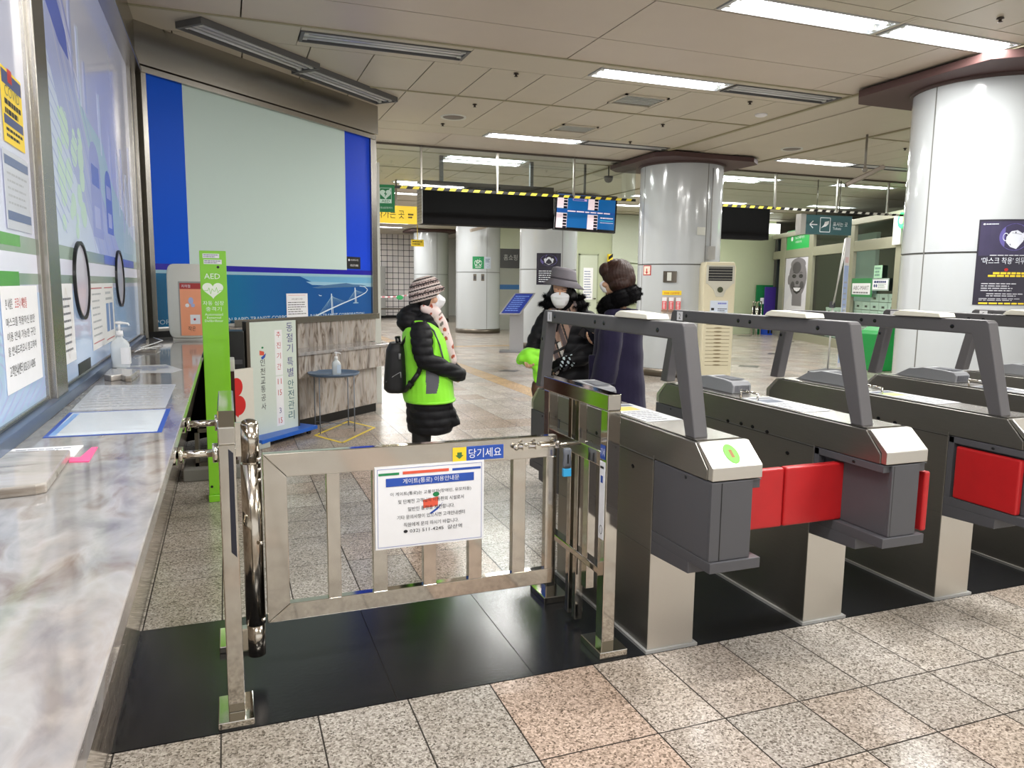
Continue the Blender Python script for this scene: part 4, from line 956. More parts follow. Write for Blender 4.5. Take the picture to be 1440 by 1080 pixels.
on_column(7.5,5.9,.71,'mask_poster','large dark mask-wearing poster on the big right hand column','poster',-141,-100,1.40,2.23,f,
  [M('poster_dark', (38,34,50), .25), M('poster_night', (52,46,76), .25, vary=.35, scale=3), M('poster_violet', (92,84,152), .3), M('mask_white', (214,218,230), .4), M('poster_ink', (190,190,200), .4), RED, YEL, GREYINK])
def f(m, T):
    m.disc(.5,2.13,.34,.13,.001,1,T,24); m.poly([(.3,2.16),(.5,2.21),(.7,2.16),(.66,2.07),(.5,2.02),(.34,2.07)], .002, 2, T); m.lines(.1,.9,1.6,1.9,6,.001,2,T,.4)
on_column(7.5,17.4,.71,'mask_poster','dark mask poster behind the woman in the grey bucket hat','poster',-136,-88,1.55,2.30,f,[M('poster_dark',(0,0,0)),M('poster_violet',(0,0,0)),M('mask_white',(0,0,0))])
def f(m, T):
    m.ring(.3,2.20,.13,.075,.02,.001,1,T,20); m.ring(.68,2.20,.13,.075,.02,.001,1,T,20)
    for a, b_ in (((.3,2.20),(.42,2.28)),((.42,2.28),(.62,2.28)),((.42,2.28),(.5,2.20)),((.5,2.20),(.62,2.28)),((.62,2.28),(.68,2.20)),((.3,2.2),(.5,2.2)),((.4,2.31),(.44,2.28)),((.6,2.32),(.66,2.33))): m.line(a, b_, .012, .0012, 1, T)
    m.text('자전거보관소', .5, 2.09, .6, .035, .001, 1, T); m.lines(.25,.75,2.05,2.08,1,.001,1,T,.6)
on_column(7.6,23.3,.71,'bicycle_sign','green sign with white bicycle on a far column','sign',-122,-93,2.02,2.40,f,[GREENP,WHITE])
def f(m, T): m.lines(.15,.85,2.22,2.34,3,.001,1,T,.5); m.poly([(.15,2.12),(.5,2.17),(.85,2.12),(.5,2.07)], .001, 1, T)
on_column(7.6,23.3,.71,'direction_sign','pale grey arrow sign joined to the bicycle sign','sign',-92,-74,2.03,2.39,f,[M('sign_grey', (184,194,208), .4),M('sign_slate', (74,90,120), .5)])
for a in (-120,-100):
    def f(m, T): strip(m,T,.25,.75,1.70,1.80,.001,1)
    on_column(7.6,23.3,.71,'switch_plate',['small steel switch plate left of the seam on the bicycle sign column','small steel switch plate right of the seam on the bicycle sign column'][a>-110],'switch plate',a,a+8,1.65,1.86,f,[DKSTEEL,GREYD])
def f(m, T):
    strip(m,T,.1,.9,1.745,1.885,.001,1); m.text('소화전', .5, 1.85, .7, .025, .002, 2, T); m.box(.44,.56,1.78,1.84,.001,.002,0,T); m.poly([(.3,1.79),(.7,1.79),(.5,1.755)], .002, 0, T); m.ring(.5,1.80,.42,.05,.03,.0015,0,T,4)
on_column(7.5,11.6,.71,'hydrant_sign','small red and white arrow sign on the middle column','sign',-178,-162,1.73,1.90,f,[RED,M('sign_cream', (232,214,196), .5),WHITE])
def f(m, T): strip(m,T,.3,.62,1.64,1.78,.004,1)
on_column(7.5,11.6,.71,'call_box','square steel call box with a pale button plate on the middle column','call box',-142,-124,1.61,1.80,f,[DKSTEEL,OFFW],.02)
def f(m, T): m.text('화재용 긴급대피함', .5, 1.415, .8, .035, .001, 1, T)
on_column(7.5,11.6,.71,'safety_label','yellow label above the three red tubes on the middle column','sign',-143,-117,1.40,1.475,f,[YEL,REDP])
for k in range(3):
    a = -142+8.7*k
    def f(m, T):
        strip(m,T,.12,.88,1.30,1.36,.03,2); strip(m,T,.12,.88,1.16,1.30,.03,1); m.box(.0,1,1.12,1.15,0,.034,3,T); m.lines(.3,.7,1.17,1.29,5,.0312,2,T,.5)
    on_column(7.5,11.6,.71,'flashlight_tube',['left red emergency tube in the clear rack','middle red emergency tube in the clear rack','right red emergency tube in the clear rack'][k],'emergency light',a,a+7.4,1.13,1.37,f,[M('clear_rack', (206,186,176), .2),M('tube_red', (224,96,100), .4),WHITE,M('rack_brown', (150,120,100), .4)],.03)
def f(m, T): m.lines(.1,.9,1.02,1.10,3,.001,1,T,.4)
on_column(7.5,11.6,.71,'safety_label','cream instruction label under the three red tubes','sign',-143,-117,1.0,1.115,f,[M('label_cream', (220,204,190), .5),PALEINK])
def f(m, T): pass
on_column(7.5,11.6,.71,'thermostat','small white and brown thermostat high on the middle column','thermostat',-100,-88,2.40,2.53,f,[OFFW],.03)

# conduit down to the air conditioner
m = MB(); T0 = Vector((7.5+.73*math.cos(R(-78)), 11.6+.73*math.sin(R(-78)), 0)); m.tube([T0+Vector((0,0,3.5)), T0+Vector((0,0,2.2))], .012, 8); m.box(T0.x-.07,T0.x+.07,T0.y-.05,T0.y+.01,2.0,2.22)
solo('conduit_box', m, M('conduit_grey', (158,158,156), .4), 'grey conduit and junction box above the air conditioner', 'conduit')
# air conditioner
AO = Vector((7.70, 10.72, 0)); AU = Vector((.95, -.30, 0)).normalized(); AN = Vector((AU.y, -AU.x, 0)); TQ = frame(AO, AU, (0,0,1), AN)
t = thing('air_conditioner', 'beige floor standing air conditioner in front of the middle column', 'air conditioner', (7.7, 10.72, 0))
m = MB(); m.prism([(-.255,.06),(.255,.06),(.265,1.86),(.235,1.955),(-.245,1.955),(-.275,1.86)], -.12, .16, 0, TQ); m.build('cabinet', CREAM, t, .02, 3)
m = MB(); m.box(-.262,-.20,.06,1.9,-.42,-.12,0,TQ); m.box(-.25,.25,.08,1.94,-.42,-.12,0,TQ); m.build('side_cover', M('ac_grey', (170,160,160), .45), t, .01)
m = MB(); m.box(-.25,.25,0,.07,-.38,.12,0,TQ); m.build('plinth', M('ac_base', (70,66,60), .5), t)
m = MB(); m.prism([(-.235,1.90),(.235,1.90),(.24,1.60),(.215,1.60),(.11,1.50),(.06,1.385),(-.06,1.385),(-.11,1.50),(-.215,1.60),(-.24,1.60)], .158, .170, 0, TQ); m.build('face_plate', M('ac_silver', (196,194,180), .35), t, .003)
m = MB(); m.box(-.20,.20,1.645,1.875,.168,.172,0,TQ)
for k in range(5): m.box(-.20,.20,1.672+.045*k,1.677+.045*k,.172,.178,1,TQ)
m.build('air_outlet', [BLACK, M('ac_silver',(0,0,0))], t)
m = MB(); m.cyl(TQ((0,1.50,.168)),TQ((0,1.50,.182)),.072,n=24,m=0); m.cyl(TQ((0,1.50,.182)),TQ((0,1.50,.19)),.048,n=20,m=1); m.build('dial', [M('ac_silver',(0,0,0)), M('dial_glass', (92,96,76), .1, .5)], t)
m = MB(); m.rect(-.15,.15,1.03,1.32,.1612,0,TQ); m.lines(-.02,.14,1.08,1.20,4,.162,1,TQ,.4); m.lines(-.02,.13,1.25,1.30,1,.162,2,TQ,.5); m.rect(-.13,-.08,1.16,1.2,.162,1,TQ); m.build('notice_sheet', [M('sheet_ice', (206,216,232), .4), INK, M('periwinkle_print', (110,120,200), .5)], t)
m = MB()
for k in range(13):
    z = .24+.062*k; m.box(-.20,.20,z,z+.007,.158,.164,0,TQ); m.disc(0,z+.007,.07,.012,.1645,0,TQ,14)
m.build('louvre', M('louvre_brown', (132,118,86), .5), t)

# ------------------------------------------------------------------ hanging glass with striped edge
YG = 11.95
def glassmat(name='clear_glass', ka=2.2, kb=.08):
    m = bpy.data.materials.new(name); m.use_nodes = True; nt = m.node_tree; nt.nodes.clear()
    o = nt.nodes.new('ShaderNodeOutputMaterial'); tr = nt.nodes.new('ShaderNodeBsdfTransparent'); gl = nt.nodes.new('ShaderNodeBsdfGlossy')
    mx = nt.nodes.new('ShaderNodeMixShader'); fr = nt.nodes.new('ShaderNodeFresnel'); fr.inputs[0].default_value = 1.5
    ma = nt.nodes.new('ShaderNodeMath'); ma.operation = 'MULTIPLY_ADD'; ma.inputs[1].default_value = ka; ma.inputs[2].default_value = kb
    tr.inputs[0].default_value = (.90,.95,.93,1); gl.inputs['Roughness'].default_value = .02; gl.inputs[0].default_value = (.95,.98,.97,1)
    ge = nt.nodes.new('ShaderNodeNewGeometry'); s1 = nt.nodes.new('ShaderNodeMath'); s1.operation = 'SUBTRACT'; s1.inputs[0].default_value = 1; nt.links.new(ge.outputs['Backfacing'], s1.inputs[1])
    m2 = nt.nodes.new('ShaderNodeMath'); m2.operation = 'MULTIPLY'; nt.links.new(fr.outputs[0], ma.inputs[0]); nt.links.new(ma.outputs[0], m2.inputs[0]); nt.links.new(s1.outputs[0], m2.inputs[1]); nt.links.new(m2.outputs[0], mx.inputs[0]); nt.links.new(tr.outputs[0], mx.inputs[1]); nt.links.new(gl.outputs[0], mx.inputs[2]); nt.links.new(mx.outputs[0], o.inputs[0]); return m
GLASS = glassmat()
def barrier(x0, x1, rods, label, ye):
    t = thing('smoke_curtain_glass', label, 'glass barrier', ((x0+x1)/2, YG, 3.03), 'hanging glass smoke barriers')
    edges = [x0]+[r_ for r_ in rods]+[x1]
    for a, b_ in zip(edges[:-1], edges[1:]):
        m = MB(); m.box(a+.012, b_-.012, YG-.004, YG+.004, 3.06, ZC); m.build('pane', GLASS, t)
    for r_ in rods:
        m = MB(); m.box(r_-.014, r_+.014, YG-.02, YG+.02, 3.03, ZC); m.build('rod', M('rod_alu', (176,172,164), .3, .9), t)
    m = MB(); m.box(x0, x1, YG-.02, YG+.02, ZC-.03, ZC); m.build('top_rail', M('rail_brown', (92,84,76), .4, .5), t)
    m = MB(); x = x0; k = 0
    m.box(x0, x1, YG-.014, YG+.014, 3.018, 3.06, 0)
    while x < x1-.05:
        mi = 1 if x < ye else 2
        m.prism([(x,3.018),(x+.10,3.018),(x+.13,3.06),(x+.03,3.06)], -.001, 0, mi, frame((0,YG-.0145,0),(1,0,0),(0,0,1),(0,-1,0))); x += .20
    m.build('striped_edge', [M('tape_black', (22,22,22), .5), M('tape_yellow', (232,214,70), .5), M('tape_white', (216,216,206), .5)], t)
barrier(2.0, 6.80, [2.95,4.22,5.60], 'hanging glass barrier with yellow-black edge, left of the middle column', 9)
barrier(8.22, 13.6, [9.8,11.3,12.6], 'hanging glass barrier with striped edge, right of the middle column', 9.9)

# hanging boards and signs
t = thing('led_board', 'long black hanging display board, switched off, left of the blue monitor', 'display board', (4.3, 12.75, 2.56))
m = MB(); m.box(3.13,5.52,12.6,12.95,2.55,3.26); m.build('case', M('led_black', (9,8,10), .8, spec=.2), t, .004)
m = MB(); m.box(3.118,3.13,12.6,12.95,2.55,3.26)
for k in range(13):
    for j in range(5): m.disc(12.64+.065*j, 2.6+.05*k, .012, .012, .0006, 1, frame((3.118,0,0),(0,1,0),(0,0,1),(-1,0,0)), 8)
m.build('side_plate', [M('perforated', (150,150,148), .4, .5), BLACK], t)
for x in (3.5, 5.15):
    m = MB(); m.box(x-.03,x+.03,12.74,12.80,3.26,ZC); m.build('hanger', M('hanger_dark', (60,62,64), .5), t)
t = thing('led_board', 'short black hanging display board right of the middle column', 'display board', (9.6, 12.9, 2.54))
m = MB(); m.box(8.5,10.36,12.75,13.0,2.50,3.18); m.build('case', M('led_black',(0,0,0)), t, .004)
m = MB(); m.box(9.0,9.06,12.86,12.92,3.18,ZC); m.build('hanger', M('hanger_dark',(0,0,0)), t)
# monitor
MO = Vector((6.09, 12.45, 2.84)); MU = Vector((1,-.05,-.03)).normalized(); MV = Vector((.125,.16,1)).normalized(); MN = MU.cross(MV); TM = frame(MO, MU, MV, MN)
t = thing('timetable_monitor', 'hanging monitor with a blue train timetable beside the black board', 'monitor', tuple(MO))
m = MB(); m.box(-.60,.60,-.34,.34,-.06,0,0,TM); m.build('case', M('monitor_black', (14,14,18), .25), t, .006)
MON = lambda n, c: M(n, c, .3, emit=.32)
m = MB(); m.rect(-.565,.565,-.29,.305,.001,0,TM); m.rect(-.565,.565,-.02,.03,.002,1,TM); m.rect(-.565,.565,.27,.305,.002,1,TM)
for (x0, top, nr) in ((-.565,.27,4),(.03,.27,4),(-.565,-.03,5),(.03,-.03,5)):
    h = .055
    m.rect(x0, x0+.20, top-nr*h-.0, top-.005, .0022, 2, TM)
    for k in range(nr): m.rect(x0+.125, x0+.195, top-.012-h*(k+1)+.008, top-.014-h*k-.004, .003, 3, TM)
m.rect(-.27,.0,.20,.235,.003,4,TM); m.rect(-.262,-.05,.205,.23,.0035,1,TM); m.lines(-.36,.5,-.01,.02,1,.003,2,TM,.7); m.lines(.28,.54,-.10,-.06,1,.003,2,TM,.5); m.rect(.28,.54,-.135,-.128,.003,5,TM); m.rect(.28,.54,-.17,-.163,.003,2,TM)
m.build('screen', [MON('mon_blue',(14,84,142)),MON('mon_navy',(24,72,140)),MON('mon_pink',(220,200,206)),MON('mon_black',(10,16,30)),MON('mon_rose',(190,150,190)),MON('mon_cyan',(80,190,200))], t)
m = MB(); m.cyl((6.1,12.55,3.1),(6.1,12.55,ZC),.022); m.build('hanger', M('hanger_dark',(0,0,0)), t)
# green AED flag sign on the screen wall post
EO = Vector((1.94,9.74,2.62)); TE = frame(EO, Vector((.97,-.20,0)), (0,0,1)); m = MB(); m.box(-.115,.115,-.175,.165,-.012,0,0,TE)
m.rect(-.075,.075,-.065,.125,.001,1,TE)
pts = [(x*.0045, y*.0042+.05) for x, y in [(16*math.sin(2*PI*k/30)**3, 13*math.cos(2*PI*k/30)-5*math.cos(4*PI*k/30)-2*math.cos(6*PI*k/30)-math.cos(8*PI*k/30)) for k in range(30)]]
m.rect(-.07,.07,-.015,.12,.0014,0,TE); m.poly(pts, .002, 1, TE); m.poly([(.005,.09),(-.02,.045),(-.002,.048),(-.01,.01),(.02,.055),(.004,.055)], .0026, 0, TE); m.line((.045,.105),(.075,.105),.01,.0026,1,TE); m.line((.06,.09),(.06,.12),.01,.0026,1,TE)
m.text('AED', 0, -.055, .10, .032, .002, 0, TE); m.text('자동심장충격기', 0, -.135, .17, .026, .001, 1, TE)
m.box(-.14,-.115,-.02,.0,-.012,0,2,TE)
solo('aed_sign', m, [GREENP, M('sign_mint', (214,238,224), .4), STEEL], 'green AED heart sign projecting beside the screen wall post', 'sign')
m = MB(); T = frame((0,16,0),(1,0,0),(0,0,1),(0,-1,0)); m.box(2.2,3.86,2.80,3.16,-.12,0,0,T); m.text('나가는 곳', 3.29, 2.90, .58, .17, .001, 1, T); m.lines(3.66,3.78,2.9,3.02,2,.001,1,T,.6); m.box(2.6,2.64,3.16,3.70,-.08,-.04,2,T); m.box(3.4,3.44,3.16,3.70,-.08,-.04,2,T)
solo('exit_sign', m, [M('sign_yellow', (240,204,40), .4, emit=.25), INK, DKSTEEL], 'yellow hanging way out sign behind the green heart sign', 'sign')
t = thing('ticket_sign', 'dark green hanging sign with a white arrow and ticket symbol', 'sign', (11.4, 12.3, 2.6))
T = frame((11.4,12.3,2.81), (1,-.06,0), (0,0,1)); m = MB(); m.box(-.50,.62,-.19,.19,-.14,0,0,T)
m.line((-.40,0),(-.22,0),.02,.001,1,T); m.line((-.40,0),(-.32,.07),.02,.001,1,T); m.line((-.40,0),(-.32,-.07),.02,.001,1,T)
[m.line(p_, q_, .014, .001, 1, T) for p_, q_ in (((-.15,-.14),(-.15,.14)),((.09,-.14),(.09,.14)),((-.15,-.14),(.09,-.14)),((-.15,.14),(.09,.14)))]; m.poly([(-.13,-.07),(-.06,.0),(-.04,.06),(.06,.08),(.05,.02),(-.01,-.03),(-.06,-.04)], .001, 1, T); m.text('표사는 곳', .34, -.02, .36, .085, .001, 1, T); m.text('Tickets', .26, -.09, .20, .05, .001, 1, T)
m.build('panel', [M('sign_slate_green', (44,72,74), .35, emit=.25), WHITE], t)
m = MB(); m.box(-.62,-.50,-.20,.20,-.15,.01,0,T); m.build('end_cap', STEELB, t)
m = MB(); m.cyl(T((-.2,.19,-.07)),T((-.2,.89,-.07)),.012); m.cyl(T((.35,.19,-.07)),T((.35,.89,-.07)),.012); m.build('hanger', DKSTEEL, t)
t = thing('ceiling_camera', 'grey box camera hanging on a pole left of the big column', 'camera', (8.6, 8.6, 3.1))
m = MB(); m.cyl((8.55,8.55,3.22),(8.55,8.55,ZC),.016); m.ell((8.55,8.55,3.22),(.035,.035,.04)); m.build('pole', M('pole_grey', (150,146,138), .4, .6), t)
T = frame((8.62,8.62,3.14), (.62,-.62,.42), (.5,.6,.0)); m = MB(); m.box(-.27,.27,-.09,.09,-.03,.03,0,T); m.build('case', M('camera_case', (150,140,128), .4, .3), t, .012)
m = MB(); m.box(-.275,-.265,-.075,.075,-.022,.022,0,T); m.build('lens', BLACK, t)
m = MB(); m.lathe([(0,-.10),(.05,-.085),(.075,-.05),(.085,0),(.085,.02),(0,.02)], 6.6, 12.6, 20, cz=3.5); m.cyl((6.6,12.6,3.52),(6.6,12.6,ZC),.012)
solo('dome_camera', m, M('dome_dark', (56,54,54), .3), 'dark dome camera below the ceiling right of the monitor', 'camera')
t = thing('bullet_camera', 'grey camera on the column above the bicycle sign', 'camera', (7.3, 22.2, 3.2))
T = frame((7.25,22.3,3.22), (1,-.2,.28), (0,1,0)); m = MB(); m.box(-.22,.26,-.07,.07,-.05,.05,0,T); m.build('case', M('camera_case',(0,0,0)), t, .01)
m = MB(); m.cyl((7.4,22.35,3.24),(7.4,22.62,3.3),.03); m.build('bracket', DKSTEEL, t)

# information stand
t = thing('information_stand', 'slanted blue information panel on a steel pedestal in the hall', 'information stand', (6.35, 16.2, 0))
T = frame((6.24,16.25,0), (.93,-.36,0), (0,0,1)); m = MB(); m.box(-.16,.16,.03,1.0,-.10,.06,0,T); m.build('post', M('stand_steel', (160,160,162), .35, .6), t, .006)
m = MB(); m.box(-.39,.46,0,.035,-.24,.24,0,T); m.build('base', M('stand_base', (120,120,122), .4, .6), t, .004)
P0 = Vector((6.24,16.22,1.12)); T = frame(P0, (.96,-.28,0), (.60,.42,.55)); m = MB(); m.box(-.23,.24,-.40,.40,-.035,0,0,T); m.build('tray', M('stand_steel',(0,0,0)), t, .006)
m = MB(); m.rect(-.20,.21,-.36,.36,.001,0,T); m.lines(-.16,.17,-.30,.30,8,.002,1,T,.35); m.build('panel_print', [M('panel_navy', (28,48,130), .3), M('panel_ink', (120,150,210), .4)], t)

# ------------------------------------------------------------------ far walls
def tilewall():
    m = bpy.data.materials.new('square_wall_tile'); m.use_nodes = True; nt = m.node_tree; bs = nt.nodes['Principled BSDF']
    tc = nt.nodes.new('ShaderNodeTexCoord'); mp = nt.nodes.new('ShaderNodeMapping'); mp.inputs['Rotation'].default_value = (PI/2, 0, 0); nt.links.new(tc.outputs['Object'], mp.inputs[0])
    br = nt.nodes.new('ShaderNodeTexBrick'); br.offset = 0; br.inputs['Scale'].default_value = 1; br.inputs['Brick Width'].default_value = .25; br.inputs['Row Height'].default_value = .25; br.inputs['Mortar Size'].default_value = .013
    br.inputs['Color1'].default_value = lin((226,220,216)); br.inputs['Color2'].default_value = lin((210,206,206)); br.inputs['Mortar'].default_value = lin((60,60,64)); nt.links.new(mp.outputs[0], br.inputs[0]); nt.links.new(br.outputs[0], bs.inputs['Base Color']); bs.inputs['Roughness'].default_value = .25; return m
b = MB(); b.box(1.8, 8.3, 33.7, 33.9, .12, ZC); b.box(1.8, 8.3, 33.66, 33.9, 0, .12, 1); struct('wall_back', b, [tilewall(), BASEB])
b = MB(); b.box(8.3, 22, 36, 36.2, 0, ZC); struct('wall_far', b, OFFW)
PG = M('pale_green_wall', (172,180,150), .55, vary=.03, scale=1.5); PG2 = M('pale_green_door', (188,196,176), .5)
b = MB(); b.box(9.7, 16.9, 20.7, 20.9, 0, ZC); b.box(9.7,9.9,20.9,30,0,ZC); struct('wall_right', b, PG)
t = thing('service_door', 'pale green service door with a white notice left of the middle column', 'door', (10.25, 20.68, 0))
m = MB(); m.box(9.95,10.52,20.66,20.695,0,2.44); m.build('leaf', PG2, t); m = MB(); m.box(10.52,10.56,20.65,20.7,0,2.48); m.box(9.91,9.95,20.65,20.7,0,2.48); m.box(9.91,10.56,20.65,20.7,2.44,2.48); m.build('frame', M('frame_green', (150,158,134), .5), t)
m = MB(); m.cyl((10.46,20.62,1.15),(10.46,20.66,1.15),.02); m.cyl((10.46,20.62,1.15),(10.38,20.62,1.15),.012); m.build('handle', DKSTEEL, t)
T = frame((0,20.655,0),(1,0,0),(0,0,1),(0,-1,0))
def f(m, d): m.lines(10.09,10.35,1.15,2.0,11,d,1,T,.35,6)
notice('printed_notice','tall white notice on the pale green service door','notice',T,10.06,10.38,1.12,2.07,WHITE,f,[M('slate',(0,0,0))],d=.002)
t = thing('striped_post', 'yellow and black striped post behind the woman in the navy coat', 'post', (10.8, 20.4, 0))
m = MB(); m.box(10.74,10.88,20.36,20.46,0,2.48,0)
for k in range(12): m.poly([(10.74,.1+.2*k),(10.88,.2+.2*k),(10.88,.3+.2*k),(10.74,.2+.2*k)], .001, 1, frame((0,20.3595,0),(1,0,0),(0,0,1),(0,-1,0)))
m.build('post', [YEL, BLACK], t)
b = MB(); b.box(11.0,12.0,20.64,20.7,2.25,3.76-.08); b.box(11.0,11.9,20.6,20.7,1.0,2.2); struct('trim_5', b, PG2)
b = MB(); b.box(15.0,17.2,20.62,20.7,3.30,3.62); struct('trim_6', b, M('white_light_panel', (236,240,232), .5, emit=1.2))

# leaning boards and stools at the green wall
T = frame((0,20.25,0),(1,0,0),(0,0,1),(0,-1,0))
for nm, lab, x0, x1, z0, z1, dd, mt in (('green_board','dark green folded board leaning at the green wall',16.3,16.95,.0,1.62,-.25,M('board_green', (22,112,62), .5)),('purple_board','purple folded board leaning in front of the dark green one',16.54,17.05,.2,1.56,-.12,M('board_purple', (70,50,140), .5)),('blue_crate','small blue crate on the floor below the purple board',16.5,17.03,.0,.22,.1,M('crate_blue', (30,70,180), .5))):
    m = MB(); m.box(x0,x1,z0,z1,dd-.05 if 'crate' not in nm else dd-.3,dd,0,T)
    if 'crate' in nm:
        for k in range(4): m.box(x0+.03+.12*k,x0+.11+.12*k,z0+.05,z0+.17,dd,dd+.004,1,T)
    if nm == 'green_board': m.rect(16.45,16.6,1.0,1.2,dd+.002,2,T)
    solo(nm, m, [mt, BLACK, WHITE], lab, 'board' if 'board' in nm else 'crate')
for i, x in enumerate((15.92, 16.12)):
    t = thing('folding_stool', ['chrome folding stool against the green wall, left one','chrome folding stool against the green wall, right one'][i], 'stool', (x, 20.2, 0))
    m = MB(); m.tube([(x-.07,20.1,.0),(x-.07,20.1,1.08),(x+.07,20.1,1.08),(x+.07,20.1,.0)],.018,8); m.build('frame', CHROME, t); m = MB(); m.box(x-.06,x+.06,20.12,20.16,.45,.95); m.build('seat', BLACK, t)

# ------------------------------------------------------------------ shoe shop front
HO = Vector((16.9,20.5,0)); HU = Vector((-.367,-.930,0)).normalized(); HN = Vector((HU.y, -HU.x, 0)); TH = frame(HO, HU, (0,0,1), HN)
FRM = M('shop_frame', (160,158,138), .35, .4)
b = MB(); 
def hb(m, u0, u1, z0, z1, d0, d1, mi=0): m.box(u0, u1, z0, z1, d0, d1, mi, TH)
hb(b,.0,9.9,2.45,2.70,-.08,.02);  hb(b,.0,9.9,.0,.22,-.08,.04); hb(b,.0,9.9,3.10,3.24,-.08,.06)
for u, w2 in ((.95,.22),(3.3,.16),(5.95,.18),(8.45,.16)): hb(b,u-w2,u+w2,.22,3.10,-.06,.03)
hb(b,8.25,8.6,2.5,3.15,.0,.10,1)
struct('window_3', b, [FRM, OFFW], .004)
b = MB(); hb(b,1.15,8.3,.22,2.45,-.068,-.062); hb(b,3.4,8.3,2.7,3.1,-.068,-.062); struct('window_4', b, glassmat('shop_glass', 1.0, .0))
b = MB(); hb(b,-1,9.9,0,3.1,-2.6,-2.5,0); hb(b,0,.1,0,3.1,-2.5,-.1,0); hb(b,3.5,5.3,.2,3.0,-1.0,-.9,1); hb(b,0,9.9,3.1,3.2,-2.6,-.1,0); struct('wall_shop', b, [M('shop_dark', (34,40,42), .4), M('shop_inner', (150,170,164), .5)])
b = MB(); b.box(16.9,17.1,20.7,24,0,ZC); struct('wall_end', b, PG)
t = thing('shop_sign', 'green shop sign with white lettering above the smiling poster', 'sign', TH((2.1, 2.9, .03)))
m = MB(); hb(m,1.2,3.05,2.70,3.28,-.02,.0); m.disc(1.65,3.02,.09,.07,.002,1,TH,14); m.text('노스페이스', 2.3, 2.99, .75, .10, .002, 1, TH); m.text('신발할인점', 2.2, 2.88, .5, .06, .002, 1, TH); m.build('panel', [M('shop_green', (20,150,66), .4, emit=.15), WHITE], t)
t = thing('portrait_poster', 'black and white poster of a smiling child in the shop window', 'poster', TH((2.1, 1.3, .0)))
m = MB(); hb(m,1.22,3.08,.22+.6,2.44,-.02,.002); m.build('sheet', M('poster_pale', (198,196,204), .4), t)
G1, G2, G3, G4 = M('tone_mid', (112,108,112), .5), M('tone_dark', (70,66,70), .5), M('tone_black', (34,32,36), .5), M('tone_light', (206,204,208), .5)
def egg(m, cx, cy, rx, ry, d, mi, n=28, k=.18):
    m.poly([(cx+rx*(1-k*max(0,-math.sin(a)))*math.cos(a), cy+ry*math.sin(a)) for a in [2*PI*i/n for i in range(n)]], d, mi, TH)
m = MB(); cx = 2.30
egg(m,cx,1.82,.74,.62,.004,1); m.rect(cx-.38,cx+.42,.95,1.35,.0035,1,TH); m.poly([(1.22,.82),(1.35,1.05),(1.75,1.32),(1.95,1.0),(2.75,1.0),(3.0,1.25),(3.08,.82)], .0042, 3, TH)
m.disc(cx-.73,1.78,.10,.15,.0038,1,TH,14); m.disc(cx+.0,2.24,.62,.19,.0045,1,TH,24); m.disc(cx-.1,2.14,.36,.18,.005,0,TH,24); m.disc(cx-.38,1.62,.17,.12,.005,0,TH,18); m.disc(cx+.38,1.62,.17,.12,.005,0,TH,18)
for s in (-1, 1):
    m.disc(cx+.28*s,1.89,.17,.06,.0055,2,TH,16); m.disc(cx+.28*s,1.883,.075,.016,.006,0,TH,14); m.disc(cx+.28*s,1.885,.035,.02,.0065,2,TH,10); m.poly([(cx+.10*s,1.975),(cx+.30*s,2.01),(cx+.47*s,1.975),(cx+.30*s,1.99)],.0055,2,TH)
m.disc(cx,1.70,.14,.055,.0055,0,TH,16); m.disc(cx-.06,1.67,.035,.018,.006,2,TH,8); m.disc(cx+.06,1.67,.035,.018,.006,2,TH,8)
m.poly([(cx-.38,1.56),(cx-.2,1.575),(cx,1.565),(cx+.2,1.575),(cx+.38,1.56),(cx+.26,1.42),(cx,1.35),(cx-.26,1.42)], .0055, 2, TH); m.poly([(cx-.31,1.545),(cx,1.55),(cx+.31,1.545),(cx+.2,1.465),(cx,1.43),(cx-.2,1.465)], .006, 3, TH)
m.build('face_print', [G2, G1, G3, G4], t)
for i, (u0, u1, z0, z1, lab, txt) in enumerate(((6.09,7.24,1.34,1.79,'green framed white shoe brand sign in the shop window','ABC-MART'),(7.29,7.68,1.79,2.08,'narrow pale green leaflet above the other window signs',None),(7.24,8.05,1.50,1.78,'pale mint notice right of the green framed sign',None))):
    m = MB(); hb(m,u0,u1,z0,z1,.0,.01,0)
    if txt:
        m.rect(u0+.08,u1-.08,z0+.06,z1-.12,.012,1,TH); m.text('ABC-MART', (u0+u1)/2, z0+.17, .85, .10, .014, 2, TH); m.lines(u0+.15,u1-.15,z0+.08,z0+.13,1,.014,2,TH,.7)
    elif i == 2: m.rect(u0+.03,u1-.03,z0+.03,z1-.03,.012,1,TH); m.lines(u0+.1,u1-.1,z1-.11,z1-.05,1,.014,3,TH,.8); m.lines(u0+.3,u1-.1,z0+.05,z1-.12,4,.014,4,TH,.4); m.disc(u0+.13,z0+.11,.04,.04,.014,3,TH,8); m.disc(u0+.23,z0+.11,.04,.04,.014,3,TH,8)
    else: m.lines(u0+.05,u1-.05,z0+.03,z1-.03,3,.012,4,TH,.6)
    solo('window_sign', m, [M(['wsign_green','wsign_mint','wsign_grey'][i], [(40,130,70),(170,214,180),(150,170,160)][i], .4), WHITE, M('tone_mid',(0,0,0)), M('navy',(0,0,0)), M('mint_ink', (110,150,130), .5)], lab, 'sign')
